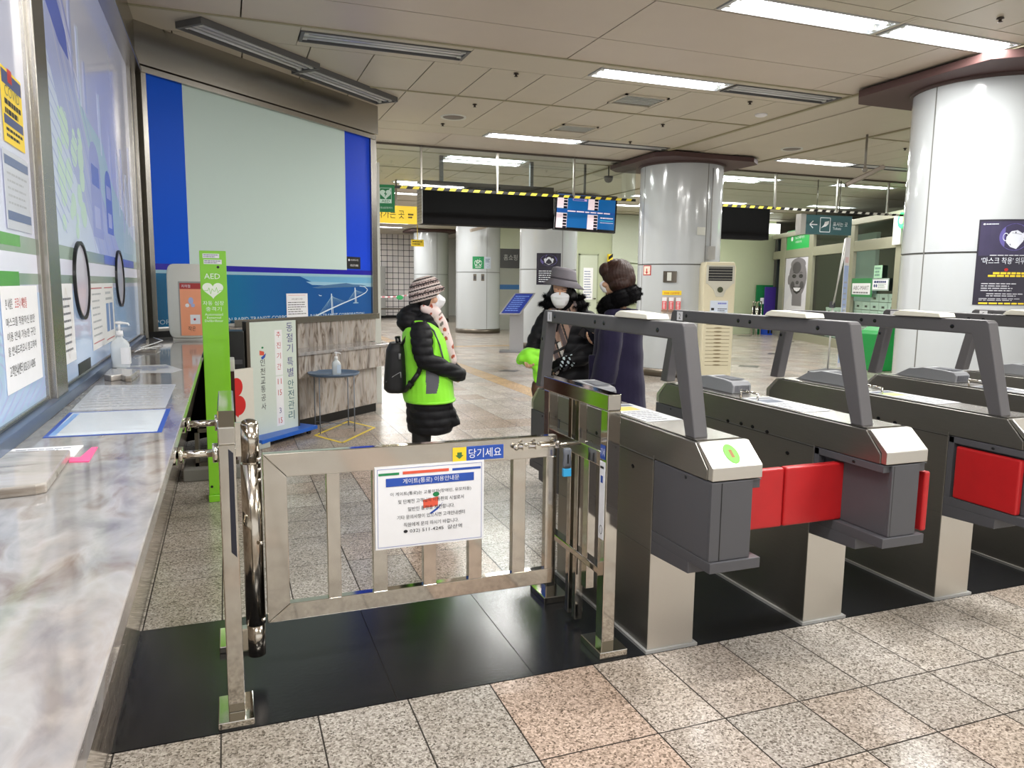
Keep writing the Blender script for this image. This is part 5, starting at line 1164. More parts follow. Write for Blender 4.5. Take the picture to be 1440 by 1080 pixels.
# shoe boxes stacked behind the glass
rb = random.Random(11); k = 0; SB = M('shoe_box', (196,208,200), .55)
for lvl in range(6):
    for col in range(9):
        u = 4.35+.44*col
        if lvl > 4 and col < 6: continue
        if lvl > 3 and col < 3: continue
        z = .24+.2*lvl; o_ = rb.uniform(-.008,.008)
        m = MB(); hb(m,u+o_,u+.405+o_,z,z+.17,-.42,-.10); hb(m,u-.004+o_,u+.409+o_,z+.135,z+.185,-.43,-.092); m.rect(u+.13+o_,u+.27+o_,z+.05,z+.10,-.0985,1,TH)
        solo('shoe_box', m, [SB, INK], 'pale shoe box with dark mark in column %s of the shop stack, %s layer' % (('one','two','three','four','five','six','seven','eight','nine')[col], ('bottom','second','third','fourth','fifth','top')[lvl]), 'shoe box', 'shoe boxes stacked behind the shop window')

# closed shop with shutter in the far hall
t = thing('closed_shop', 'closed shop with grey sign and white roller shutter between far columns', 'shop', (9.1, 24.5, 0))
T = frame((0,24.4,0),(1,0,0),(0,0,1),(0,-1,0)); m = MB(); m.box(8.72,10.4,2.1,2.75,-.2,0,0,T); m.text('홈쇼핑', 9.12, 2.36, .50, .20, .01, 1, T); m.build('sign', [M('shop_grey_sign', (96,96,100), .4), WHITE], t)
m = MB(); m.box(8.72,10.4,0,2.1,-.2,-.05,0,T)
for j in range(34): m.box(8.74,10.4,.02+.06*j,.062+.06*j,-.05,-.035,0,T)
m.box(8.73,10.4,1.38,1.54,-.05,-.030,1,T); m.build('shutter', [OFFW, M('stripe_blue', (70,130,200), .5)], t)
m = MB(); m.box(8.66,8.74,0,2.8,-.2,.02,0,T); m.build('jamb', DKSTEEL, t)
# barrier tape and green tag at the tiled wall, metal cabinet
m = MB(); 
for a, b_ in zip(range(20), range(1,21)):
    x0 = 4.8+.11*a; za = 1.10-.10*math.sin(PI*a/20); zb = 1.10-.10*math.sin(PI*b_/20)
    m.poly([(x0,za-.03),(x0+.11,zb-.03),(x0+.11,zb+.03),(x0,za+.03)], 0, a % 2, frame((0,30,0),(1,0,0),(0,0,1),(0,-1,0)))
solo('barrier_tape', m, [WHITE, M('tape_pink', (214,140,150), .5)], 'red and white barrier tape in front of the tiled wall', 'barrier tape')
m = MB(); m.disc(6.5,.98,.14,.09,0,0,frame((0,29.98,0),(1,0,0),(0,0,1),(0,-1,0))); m.box(6.42,6.58,29.985,29.99,.93,1.05,0); solo('green_tag', m, M('tag_green', (60,170,100), .5), 'green tag hanging from the far barrier tape', 'tag')
m = MB(); m.cyl((7.0,30,0),(7.0,30,1.12),.03); m.cyl((7.0,30,0),(7.0,30,.03),.16); m.cyl((4.8,30,0),(4.8,30,1.12),.03); m.cyl((4.8,30,0),(4.8,30,.03),.16); solo('tape_post', m, DKSTEEL, 'thin posts holding the far barrier tape', 'post')
t = thing('metal_cabinet', 'grey steel cabinet against the far tiled wall', 'cabinet', (6.3, 33.4, 0)); m = MB(); m.box(5.4,6.57,33.2,33.64,.12,2.27); m.build('body', M('cabinet_grey', (146,146,142), .5), t, .01); m = MB(); m.box(6.48,6.5,33.18,33.2,1.1,1.3); m.build('handle', DKSTEEL, t)
t = thing('bench', 'low pale steel bench in front of the tiled wall', 'bench', (6.4, 32.4, 0)); m = MB(); m.box(5.2,8.2,32.2,32.6,.42,.48); m.build('seat', DKSTEEL, t)
for x in (5.5, 7.9): m = MB(); m.box(x-.05,x+.05,32.25,32.55,0,.42); m.build('leg', DKSTEEL, t)
m = MB(); T = frame((0,26,0),(1,0,0),(0,0,1),(0,-1,0)); m.box(6.06,6.5,2.82,3.05,-.06,0,0,T); m.lines(6.1,6.45,2.86,3.02,2,.001,1,T,.4); m.cyl((6.28,26.03,3.05),(6.28,26.03,ZC),.012); solo('exit_sign', m, [YEL, INK], 'small yellow hanging sign near the tiled wall', 'sign')

# banner, sprayer stand, green bin
t = thing('x_banner', 'tall thin white and blue banner seen edge-on behind the third gate', 'banner', (10.5, 10.7, 0))
BO = Vector((10.42,10.7,0)); TX = frame(BO, (.9,.42,0), (0,0,1)); m = MB(); m.box(-.10,.13,.12,2.44,0,.004,0,TX); m.rect(-.09,.12,.2,1.95,.0052,1,TX); m.rect(-.02,.11,.3,1.2,.006,2,TX); m.rect(-.06,.09,2.0,2.1,.006,3,TX); m.lines(-.05,.09,.5,1.7,12,.007,4,TX,.3); m.build('sheet', [WHITE, M('banner_blue', (176,196,232), .5), M('banner_pale', (216,224,240), .5), M('banner_pink', (228,200,200), .5), PALEINK], t)
m = MB(); m.cyl(TX((-.06,2.42,-.02)),TX((.45,1.2,-.35)),.012); m.cyl(TX((.06,2.42,-.02)),TX((.40,1.2,-.35)),.010); m.cyl(TX((.42,1.25,-.35)),TX((.44,.02,-.38)),.016); m.build('support_pole', M('pole_white', (196,196,192), .4), t)
m = MB(); m.box(.38,.46,1.18,1.30,-.40,-.32,0,TX); m.build('clamp', GREYD, t)
m = MB(); m.box(-.3,.5,0,.03,-.45,.12,0,TX); m.build('base', GREYD, t)
t = thing('green_bin', 'bright green collection bin with a white label before the big column', 'bin', (11.7, 10.9, 0))
m = MB(); m.prism([(11.36,0),(11.98,0),(11.98,.84),(11.60,.86),(11.40,.76),(11.34,.70)], 10.75, 11.2, 0, frame((0,0,0),(1,0,0),(0,0,1),(0,1,0))); m.build('body', M('bin_green', (10,140,60), .4), t, .02)
m = MB(); m.box(11.36,11.62,10.742,10.75,.60,.70); m.build('paper_label', WHITE, t)
t = thing('lit_round_sign', 'round glowing green sign at the shop edge beside the big column', 'sign', TH((8.75, 2.9, .1)))
m = MB(); m.cyl(TH((8.72,3.0,.10)),TH((8.72,3.0,.16)),.17,n=28); m.build('disc', M('sign_glow_green', (40,220,90), .4, emit=1.6), t); m = MB(); m.cyl(TH((8.72,3.0,.16)),TH((8.72,3.0,.165)),.08,n=20); m.build('centre', M('sign_glow_yellow', (220,240,110), .4, emit=1.6), t)
b = MB(); b.box(21.8,22,-6,36,0,ZC); struct('wall_east', b, OFFW)

# ------------------------------------------------------------------ people
SKIN = M('skin', (214,168,138), .5, vary=.05, scale=14); MASK = M('mask_fabric', (238,238,240), .6, bump=.2, bscale=120)
PUFF = M('black_puffer', (18,18,22), .62, spec=.3, bump=.2, bscale=40); FUR = M('black_fur', (13,12,14), .9, spec=.12); HAIRB = M('black_hair', (18,15,15), .45)
HAIRBR = M('brown_hair', (54,34,27), .5, spec=.3, vary=.45, scale=90, stretch=(1,1,.12), bump=.4, bscale=90); NAVY = M('navy_wool', (34,30,54), .9, vary=.12, scale=40, spec=.2, sheen=.12, bump=.3, bscale=90)
TROU = M('black_trousers', (20,20,22), .7); SHOE = M('black_shoes', (24,22,22), .4)
def pframe(X0, Y0):
    az = math.atan2(X0, Y0); r = Vector((math.cos(az), -math.sin(az), 0)); c = Vector((-math.sin(az), -math.cos(az), 0)); o = Vector((X0, Y0, 0))
    T = lambda p: o + r*p[0] + c*p[1] + Vector((0,0,p[2]))
    def inv(P):   # array of world points -> local (a, c, z)
        d = P - np.array(o); return np.stack([d@np.array(r), d@np.array(c), P[:,2]], 1)
    return T, inv
def hand(m, T, wrist, aim, palm_n, side, size=1.0, curl=.6):
    """palm, four curled fingers of different length and a thumb from the palm's side; local directions"""
    A = Vector(aim).normalized(); N = Vector(palm_n).normalized(); S = A.cross(N).normalized()*side; W = Vector(wrist); k = size
    m.cap(W, .021*k, W+A*.03*k, .024*k, 0, T); 
    for j in range(4):
        s = (-.027+.018*j)*k; m.cap(W+A*.02*k+S*s*.7, .014*k, W+A*.085*k+S*s, .0115*k, 0, T, 10)
    for j, L in enumerate((.062,.074,.078,.068)):
        s = (-.029+.0195*j)*k; b = W+A*.088*k+S*s; L *= k; d1 = (A*math.cos(curl*.5)+N*math.sin(curl*.5)); d2 = (A*math.cos(curl*1.3)+N*math.sin(curl*1.3)); d3 = (A*math.cos(curl*2.0)+N*math.sin(curl*2.0))
        p1 = b+d1*L*.45; p2 = p1+d2*L*.32; p3 = p2+d3*L*.23
        m.cap(b, .0098*k, p1, .0090*k, 0, T, 10); m.cap(p1, .0090*k, p2, .0084*k, 0, T, 10); m.cap(p2, .0084*k, p3, .0072*k, 0, T, 10)
    b = W+A*.03*k+S*.030*k; p1 = b+(A*.6+S*.6+N*.45).normalized()*.038*k; p2 = p1+(A*.85+S*.1+N*.6).normalized()*.030*k
    m.cap(b, .013*k, p1, .0115*k, 0, T, 10); m.cap(p1, .0115*k, p2, .0088*k, 0, T, 10)
def head(m, T, c, fd, s=1.0, k=0):
    """skull, jaw, nose, lips, ears and neck; fd = facing direction (a, c)"""
    F = Vector((fd[0], fd[1], 0)).normalized(); L = Vector((-F.y, F.x, 0)); C = Vector(c)
    def P(f, l, z): return C+F*f*s+L*l*s+Vector((0,0,z*s))
    TH_ = lambda p: T(P(p[0], p[1], p[2]))
    m.ell((-.012,0,.03),(.094,.077,.092),k,TH_,24,16); m.ell((.018,0,-.03),(.070,.062,.085),k,TH_,22,14); m.ell((.048,0,-.088),(.028,.032,.024),k,TH_,16,10)
    m.cap(P(.078,0,.012),.010*s,P(.098,0,-.022),.0135*s,k,T,10); m.ell((.086,.013,-.026),(.010,.008,.008),k,TH_,10,8); m.ell((.086,-.013,-.026),(.010,.008,.008),k,TH_,10,8)
    m.ell((.078,0,-.053),(.012,.024,.006),k,TH_,14,8); m.ell((.076,0,-.063),(.012,.022,.007),k,TH_,14,8)
    for s_ in (-1, 1):
        m.ell((-.008,.076*s_,-.012),(.018,.010,.032),k,TH_,14,10); m.ell((.062,.045*s_,-.03),(.028,.022,.022),k,TH_,14,10); m.ell((.074,.032*s_,.026),(.016,.022,.010),k,TH_,12,8)
    m.cap(P(-.02,0,-.07),.056*s,P(-.035,0,-.17),.060*s,k,T,18)
    return P, TH_, F, L
def eyes(t, T, TH_, lid=True):
    for s_ in (-1, 1):
        m = MB(); m.ell((.076,.030*s_,.005),(.011,.015,.008),0,TH_,16,10); m.ell((.084,.030*s_,.004),(.005,.007,.0065),1,TH_,12,8)
        if lid: m.ell((.078,.030*s_,.011),(.012,.017,.006),2,TH_,14,8)
        m.build('eye', [M('eye_white', (224,216,208), .2), M('iris_dark', (28,18,14), .15), SKIN], t)
        m = MB(); m.cap(tuple(TH_inv(TH_, (.083,.014*s_,.030))),.003,tuple(TH_inv(TH_, (.074,.048*s_,.031))),.002,0,None,8); m.build('eyebrow', HAIRB, t)
def TH_inv(TH_, p): return TH_(p)
def fur(m, pts_normals, n, length, seed, T=None, mi=0, wdt=.004):
    r_ = random.Random(seed)
    for i in range(n):
        p, nn = r_.choice(pts_normals); p = Vector(p)+Vector((r_.uniform(-1,1),r_.uniform(-1,1),r_.uniform(-1,1)))*.008
        d = (Vector(nn)+Vector((r_.uniform(-1,1),r_.uniform(-1,1),r_.uniform(-1.1,.6)))*.75).normalized()*length*r_.uniform(.6,1.2)
        s = d.cross(Vector((r_.uniform(-1,1),r_.uniform(-1,1),r_.uniform(-1,1)))).normalized()*wdt
        s2 = d.cross(s).normalized()*wdt
        m.add([p+s, p-s, p+s2, p+d], [(0,1,3),(1,2,3),(2,0,3)], mi, T)
def quilt(inv, z0, pitch, amp, arms=None):
    def f(P, N):
        q = inv(P); h = q[:,2]+.10*np.abs(q[:,0])*0; ph = (h-z0)/pitch
        return amp*(np.abs(np.sin(np.pi*ph))**.6-.5) + .0025*np.sin(60*q[:,0]+25*q[:,1])*np.sin(50*q[:,2]+11*q[:,1])
    return f
def wrinkle(inv, amp, k=(18, 14, 9)):
    def f(P, N):
        q = inv(P); return amp*(np.sin(k[0]*q[:,0]+6*q[:,2]+2*np.sin(9*q[:,2]))*np.sin(k[2]*q[:,2]+5*q[:,1])+.5*np.sin(k[1]*2*q[:,1]+13*q[:,2]))
    return f

# ---- woman in the lime vest, in profile facing right
T, inv = pframe(1.36, 5.30)
t = thing('person', 'woman in profile wearing a lime vest over a black coat and striped knit hat', 'person', (1.36, 5.30, 0))
m = MB(); P, THd, F, L = head(m, T, (-.012, 0, 1.462), (1, .12), .97)
m.loft([(-.06,0,.80,.12,.16),(-.05,0,1.0,.11,.15),(-.05,0,1.2,.10,.17),(-.05,0,1.30,.07,.10)], 0, T)
for s in (-1, 1):
    m.chain([(-.06,.085*s,.85,.085),(-.055,.085*s,.48,.058),(-.07,.085*s,.10,.038)], 0, T); m.cap((-.06,.085*s,.05),.036,(.06,.088*s,.035),.032,0,T)
m.chain([(-.05,.17,1.22,.045),(-.03,.21,1.03,.038),(.15,.10,.925,.027)], 0, T); m.chain([(-.05,-.17,1.22,.045),(-.03,-.20,1.03,.038),(.15,-.06,.925,.027)], 0, T)
hand(m, T, (.15,.075,.915), (.62,-.70,-.12), (-.3,-.5,-.5), 1, .9, 1.1); hand(m, T, (.15,-.06,.905), (.62,.70,-.12), (-.3,.5,-.5), -1, .9, 1.1)
organic('body', m, SKIN, t, .005, 2)
eyes(t, T, THd)
m = MB()
for s in (-1, 1): m.chain([(-.06,.085*s,.85,.10),(-.055,.085*s,.48,.072),(-.07,.085*s,.12,.058)], 0, T)
organic('trousers', m, TROU, t, .01, 4)
for s in (-1, 1):
    m = MB(); m.cap((-.085,.085*s,.055),.048,(.09,.09*s,.042),.040,0,T); m.cap((-.085,.085*s,.05),.048,(-.08,.085*s,.13),.055,0,T); o = organic('shoe', m, SHOE, t, .008, 3)
m = MB()
m.loft([(.005,0,.475,.155,.19),(.01,0,.55,.175,.20),(.0,0,.70,.165,.195),(-.01,0,.9,.155,.185),(-.02,0,1.05,.155,.18),(-.04,0,1.17,.140,.19),(-.055,0,1.25,.115,.17),(-.06,0,1.31,.08,.11)], 0, T)
m.prism([(.10,.50),(.225,.54),(.155,.70),(.08,.70)], -.10, .10, 0, lambda p: T((p[0], p[2], p[1])))
m.ell((-.145,0,1.29),(.088,.125,.095),0,T); m.ell((-.10,0,1.36),(.075,.10,.045),0,T); m.cap((-.02,.09,1.30),.045,(.06,.05,1.20),.04,0,T); m.cap((-.02,-.09,1.30),.045,(.06,-.05,1.20),.04,0,T)
for s in (-1, 1):
    m.chain([(-.055,.175*s,1.215,.076),(-.05,.215*s,1.11,.072),(-.03,.225*s,1.025,.066),(.09,.165*s,.965,.060),(.20,.055*s,.905,.054),(.222,.025*s,.895,.048)], 0, T)
organic('coat', m, PUFF, t, .009, 4, quilt(inv, .478, .058, .0085))
VG = M('vest_grey', (92,92,100), .6)
m = MB(); m.loft([(.0,0,.712,.182,.215),(-.005,0,.76,.185,.213),(-.01,0,.9,.176,.205),(-.018,0,1.05,.174,.20),(-.035,0,1.16,.160,.205),(-.05,0,1.23,.135,.188),(-.055,0,1.275,.11,.155),(-.058,0,1.295,.095,.125)], 0, T)
def vm(C):
    q = inv(C); a, c, z = q[:,0], q[:,1], q[:,2]
    e = ((a-.02)/.045)**2; return ((c > .05) & (z > .785) & (z < .985) & (a > -.025+.06*(.985-z)*.3) & (a < .052+.018*np.sin((z-.785)/.2*np.pi)) ).astype(int)
def arm_hole(P, N):
    q = inv(P); a, c, z = q[:,0], np.abs(q[:,1]), q[:,2]
    e = np.sqrt(((a+.045)/.085)**2+((z-1.13)/.14)**2); return np.where((c > .08) & (e < 1), -.035*(1-np.clip(e,0,1))**.25, 0)+.004*np.sin(22*z+9*a)*np.sin(14*a+5*z)
organic('vest', m, [LIMEF, VG], t, .0055, 5, arm_hole, vm)
m = MB(); m.loft([(.005,0,.705,.186,.219),(.005,0,.722,.187,.220)],0,T); m.build('vest_hem', LIMEF, t)
m = MB()     # piping down the vest front
pth = [(-.03,.155,1.285),(.035,.165,1.22),(.075,.165,1.12),(.10,.165,1.02)]; m.tube([T(p) for p in pth], .006, 8); m.build('vest_piping', VG, t)
# scarf
m = MB(); m.chain([(.02,.03,1.375,.045),(.05,.055,1.33,.045),(.085,.05,1.26,.045),(.115,.045,1.18,.045),(.145,.04,1.08,.042),(.165,.035,1.0,.034)],0,T); m.chain([(-.03,.07,1.37,.035),(.03,.07,1.34,.04)],0,T); m.chain([(-.03,-.07,1.37,.035),(.05,-.02,1.33,.045)],0,T)
def scarfm(C):
    q = inv(C); v = np.sin(58*q[:,0]+3*np.sin(21*q[:,2]))*np.sin(43*q[:,2]+2.2*np.sin(31*q[:,0]))+.35*np.sin(95*q[:,2]+40*q[:,1]); return np.where(v > .62, 1, np.where(v < -.85, 2, 0))
organic('scarf', m, [M('scarf_cream', (228,208,204), .7), M('scarf_rust', (176,84,58), .7), M('scarf_sage', (120,112,104), .7)], t, .007, 3, wrinkle(inv, .005, (60,40,30)), scarfm)
m = MB(); m.ell(P(-.02,0,.01),(.098,.085,.09),0,T); m.ell(P(-.085,0,-.05),(.05,.075,.06),0,T); m.ell(P(-.01,.066,-.02),(.045,.022,.06),0,T); m.ell(P(-.01,-.066,-.02),(.045,.022,.06),0,T)
def hr(Pt, N):
    return .003*np.sin(160*Pt[:,0]+90*Pt[:,1])
organic('hair', m, HAIRB, t, .007, 2, hr)
m = MB(); m.loft([(.060,0,-.100,.030,.040),(.080,0,-.070,.042,.056),(.092,0,-.032,.044,.060),(.084,0,.0,.026,.050),(.074,0,.016,.012,.034)],0,THd,24)
m.tube([THd((.07,.05,-.02)),THd((.03,.078,-.012)),THd((-.005,.083,-.02))],.0018,6); m.ell((.118,0,-.034),(.018,.022,.026),0,THd)
organic('face_mask', m, MASK, t, .004, 2)
# knit hat with patterned bands
m = MB(); m.loft([(-.035,0,-.055+1.462+.02,.105,.098),(-.030,0,1.455,.112,.104),(-.03,0,1.50,.116,.104),(-.035,0,1.54,.108,.096),(-.04,0,1.575,.082,.076),(-.045,0,1.597,.04,.04)],0,lambda p: T((p[0]+.16*(p[2]-1.5)*0, p[1], p[2]+.28*(p[0]+.03)+.004)),30)
m.cap((.03,.06,1.508),.022,(.095,.0,1.515),.020,0,T); m.cap((.03,-.06,1.508),.022,(.095,.0,1.515),.020,0,T)
def hatm(C):
    q = inv(C); z = q[:,2]-.28*q[:,0]; u = np.arctan2(q[:,1], q[:,0]+.035)
    line = np.abs(((z-1.44)/.034) % 1-.5) < .15; fl = (np.sin(17*u+20*z) * np.sin(190*z+3*np.sin(9*u)) > .15); w_ = ((z-1.44)/.068) % 1 > .5
    return np.where(line, 1, np.where(fl & w_, 2, np.where(w_, 3, 0)))
organic('knit_hat', m, [M('knit_cream', (206,192,186), .85), M('knit_black', (44,38,38), .85), M('knit_brown', (84,66,62), .85), M('knit_rose', (182,160,156), .85)], t, .005, 3, None, hatm)
# backpack
tb = thing('backpack', 'black backpack worn by the woman in the lime vest', 'backpack', (1.10, 5.36, .77))
BPK = M('backpack_black', (24,24,26), .55, bump=.2, bscale=50)
m = MB(); m.loft([(-.235,0,.775,.07,.12),(-.24,0,.80,.085,.135),(-.235,0,.95,.08,.14),(-.235,0,1.08,.070,.135),(-.23,0,1.13,.05,.11)],0,T,power=3.2); m.loft([(-.275,0,.80,.04,.11),(-.275,0,.90,.042,.115),(-.27,0,.94,.025,.10)],0,T,power=3)
organic('bag', m, BPK, tb, .008, 3, wrinkle(inv, .002))
m = MB(); m.tube([T((-.225,.03,1.12)),T((-.235,.03,1.165)),T((-.215,-.03,1.165)),T((-.21,-.03,1.12))],.009,8); m.build('loop', BPK, tb)
for s in (-1, 1):
    m = MB(); path = [(-.17,.14*s,.80),(-.12,.205*s,.865),(-.075,.215*s,.93),(-.05,.212*s,1.0)] ; 
    for a, b_ in zip(path[:-1], path[1:]): m.cap(a, .017, b_, .017, 0, T, 8)
    if s > 0: m.tube([(-.19,.10,1.12),(-.10,.13,1.28)],.01,8,0,T)
    m.build('strap', BPK, tb)
m = MB(); m.tube([T((-.305,.118,.855)),T((-.25,.139,.90)),T((-.20,.142,.93))],.0025,6); m.tube([T((-.20,.144,.93)),T((-.198,.146,.89))],.004,6); m.tube([T((-.205,.141,1.02)),T((-.205,.142,1.06))],.008,6); m.build('zip', M('zip_grey', (150,150,152), .4), child(tb, 'bag'))

# ---- woman in the grey bucket hat, facing the viewer
T, inv = pframe(2.45, 5.30)
t = thing('person', 'woman in grey bucket hat, white mask and black padded coat holding a lime vest', 'person', (2.45, 5.30, 0))
m = MB(); P, THd, F, L = head(m, T, (-.045, .02, 1.492), (-.12, 1), 1.0)
m.loft([(.0,0,.80,.16,.12),(.0,0,1.0,.15,.11),(.0,0,1.2,.17,.10),(-.01,0,1.32,.10,.07)], 0, T)
for s in (-1, 1):
    m.chain([(.085*s,0,.85,.085),(.09*s,.01,.48,.058),(.09*s,-.02,.10,.038)], 0, T); m.cap((.09*s,-.02,.05),.036,(.095*s,.10,.035),.032,0,T)
m.chain([(-.17,0,1.27,.045),(-.225,.02,1.13,.038),(-.26,.16,1.04,.026)], 0, T); m.chain([(.18,0,1.27,.045),(.205,.05,1.05,.038),(.04,.20,.985,.026)], 0, T)
hand(m, T, (-.262,.165,1.035), (-.15,.85,-.35), (.3,-.2,-.8), 1, 1, 1.0); hand(m, T, (.035,.20,.985), (-.9,.25,-.25), (0,-.3,-.9), -1, 1, .7)
def glove(C):
    q = inv(C); return ((q[:,2] < 1.06) & (q[:,2] > .9) & (q[:,1] > .12) & (q[:,0] > -.16)).astype(int)
organic('body', m, [SKIN, M('glove_knit', (26,26,30), .85)], t, .005, 2, None, glove)
for s_ in (-1, 1):
    m = MB(); m.ell((.0775,.030*s_,.003),(.009,.015,.0045),0,THd,16,10); m.ell((.080,.030*s_,.008),(.010,.018,.006),1,THd,14,8); m.build('eye', [M('iris_dark',(0,0,0)), SKIN], t)
    m = MB(); m.cap(THd((.084,.014*s_,.026)),.003,THd((.074,.048*s_,.027)),.002,0,None,8); m.build('eyebrow', HAIRB, t)
m = MB()
for s in (-1, 1): m.chain([(.085*s,0,.85,.10),(.09*s,.01,.48,.075),(.09*s,-.02,.12,.06)], 0, T)
organic('trousers', m, TROU, t, .01, 4)
for s in (-1, 1):
    m = MB(); m.cap((.09*s,-.04,.05),.048,(.10*s,.13,.042),.040,0,T); m.cap((.09*s,-.03,.05),.048,(.09*s,-.02,.14),.055,0,T); organic('shoe', m, SHOE, t, .008, 3)
m = MB(); m.loft([(.02,0,.62,.20,.15),(.025,0,.80,.195,.15),(.02,0,1.0,.185,.145),(.01,0,1.15,.185,.14),(.0,0,1.25,.185,.13),(-.005,0,1.32,.15,.11),(-.01,0,1.36,.10,.085)],0,T)
m.chain([(-.16,0,1.275,.075),(-.195,.02,1.20,.073),(-.235,.03,1.12,.066),(-.262,.13,1.05,.054)],0,T); m.chain([(.165,0,1.275,.078),(.205,.02,1.18,.076),(.215,.06,1.07,.075),(.12,.16,1.015,.066),(.045,.195,.99,.050)],0,T)
m.cap((-.13,-.02,1.37),.05,(.11,-.02,1.37),.05,0,T)
organic('coat', m, PUFF, t, .009, 4, quilt(inv, .62, .07, .008))
m = MB(); 
for z in (1.34,1.27,1.20,1.12): m.ell(T((-.155+.0*z,.115 if z < 1.3 else .09,z)),(.007,.007,.007))
m.build('coat_snap', CHROME, t)
m = MB(); pn = []
for k in range(60):
    a = 2*PI*k/60
    for j in range(6):
        b_ = 2*PI*j/6; cx, cy = math.cos(a), math.sin(a); rr_ = .052*math.cos(b_); pn.append((( -.025+(.118+rr_)*cx, -.02+(.085+rr_)*cy, 1.405+.052*math.sin(b_)-.02*cy), (cx*math.cos(b_), cy*math.cos(b_), math.sin(b_))))
pn = [q for q in pn if not (q[0][1] > .045 and abs(q[0][0]+.04) < .07)]
for k in range(24):
    a = 2*PI*k/24; a2 = 2*PI*(k+1)/24
    p0 = (-.025+.118*math.cos(a), -.02+.085*math.sin(a), 1.405-.02*math.sin(a)); p1 = (-.025+.118*math.cos(a2), -.02+.085*math.sin(a2), 1.405-.02*math.sin(a2))
    if p0[1] > .05 and abs(p0[0]+.04) < .06: continue
    m.cap(p0, .050, p1, .050, 0, T, 10)
fur(m, pn, 9000, .038, 4, T, 0, .0016); o = m.build('fur_hood', FUR, t)
m = MB(); m.ell(P(-.02,0,.01),(.092,.098,.095),0,T); m.ell(P(-.03,.075,-.06),(.038,.05,.10),0,T); m.ell(P(-.03,-.07,-.06),(.035,.05,.09),0,T); m.ell(P(-.01,-.085,-.12),(.045,.04,.10),0,T); m.ell(P(.0,-.09,-.03),(.035,.03,.06),0,T); m.ell(P(.0,.085,-.04),(.03,.028,.06),0,T)
organic('hair', m, HAIRB, t, .007, 2, hr)
m = MB(); m.loft([(.050,0,-.118,.028,.030),(.068,0,-.095,.036,.050),(.080,0,-.060,.036,.066),(.088,0,-.028,.032,.072),(.084,0,-.012,.020,.064),(.084,0,.004,.010,.026)],0,THd,24,power=2.4); m.ell((.112,0,-.034),(.012,.040,.014),0,THd)
for s in (-1, 1): m.tube([THd((.06,.055*s,-.03)),THd((.02,.078*s,-.02))],.002,6)
organic('face_mask', m, MASK, t, .004, 3)
GH = M('grey_felt', (112,108,114), .8, bump=.3, bscale=80, vary=.06, scale=30)
m = MB(); prof = [(.0,.142),(.05,.142),(.083,.133),(.094,.115),(.099,.06),(.104,.045),(.157,.002),(.154,-.004),(.098,.034),(.093,.05)]
m.lathe([(r_*1.0, z_) for r_, z_ in prof], 0, 0, 40, 0, lambda p: T((-.03+p[0]*1.0, .005+p[1]*1.0, 1.540+p[2]-.154*p[0]))); m.build('bucket_hat', GH, t)
m = MB(); m.lathe([(.0995,.045),(.1035,.048),(.1035,.058),(.0995,.060)],0,0,40,0,lambda p: T((-.03+p[0], .005+p[1], 1.540+p[2]-.154*p[0]))); m.build('hat_band', M('felt_dark', (66,62,68), .8), t)
# plaid scarf
m = MB(); m.chain([(-.11,.06,1.35,.04),(-.12,.11,1.30,.045),(-.13,.14,1.20,.05),(-.11,.155,1.08,.05),(-.09,.16,.98,.045),(-.085,.15,.90,.035)],0,T); m.chain([(.05,.05,1.40,.04),(.02,.10,1.32,.045),(-.02,.14,1.22,.045),(-.05,.16,1.10,.045),(-.07,.165,1.0,.04)],0,T); m.chain([(-.12,.03,1.35,.035),(-.04,.09,1.325,.032),(.05,.05,1.35,.035)],0,T)
def plaid(C):
    q = inv(C); u = (q[:,0]+.35*q[:,2])/.030; v = (q[:,2]-.5*q[:,0])/.036
    du = u % 3; r_ = np.where(du < 1.1, 3, 0); r_[(du > 1.3) & (du < 1.75)] = 1; low = q[:,2] < 1.13; r_[low & (du > 1.75) & (du < 2.7)] = 2; r_[low & (v % 2 < .7)] = 1; return r_
organic('scarf', m, [M('plaid_tan', (150,122,106), .85), M('plaid_black', (34,32,34), .85), M('plaid_white', (206,202,196), .85), M('plaid_mauve', (92,80,80), .85)], t, .006, 3, wrinkle(inv, .004, (50,40,25)), plaid)
m = MB(); m.chain([(.06,.19,.995,.048),(.0,.21,.975,.050),(-.045,.215,.965,.046),(-.075,.21,.95,.036)],0,T)
def gl(C):
    q = inv(C); return ((np.abs(q[:,0]-.01) < .055) & (np.sin(150*q[:,0]+60*q[:,2])*np.sin(120*q[:,2]) > .30) & (q[:,1] > .2)).astype(int)
organic('patterned_cuff', m, [FUR, M('knit_pale', (176,190,196), .8)], t, .006, 2, None, gl)
# lime vest held over her hand, bag below
tv = thing('folded_vest', 'bright lime vest draped over the hand of the woman in the bucket hat', 'vest', tuple(T((-.27,.2,.83))))
m = MB(); m.chain([(-.345,.20,.985,.030),(-.31,.21,1.035,.040),(-.25,.22,1.045,.042),(-.19,.21,1.02,.036)],0,T); m.chain([(-.33,.22,1.0,.034),(-.27,.24,1.0,.045),(-.21,.23,.98,.040)],0,T); m.chain([(-.23,.22,.98,.040),(-.215,.22,.92,.036),(-.215,.21,.86,.026),(-.218,.21,.835,.018)],0,T); m.chain([(-.30,.22,.975,.03),(-.25,.23,.95,.03)],0,T)
organic('cloth', m, LIMEF, tv, .006, 2, wrinkle(inv, .007, (70,50,45)))
tv = thing('brown_bag', 'small brown leather bag hanging under the draped lime vest', 'bag', tuple(T((-.21,.16,.70))))
m = MB(); m.loft([(-.20,.14,.70,.05,.05),(-.20,.14,.76,.062,.06),(-.205,.14,.81,.05,.05),(-.21,.14,.835,.025,.03)],0,T); organic('pouch', m, M('brown_leather', (92,60,46), .45), tv, .007, 3)
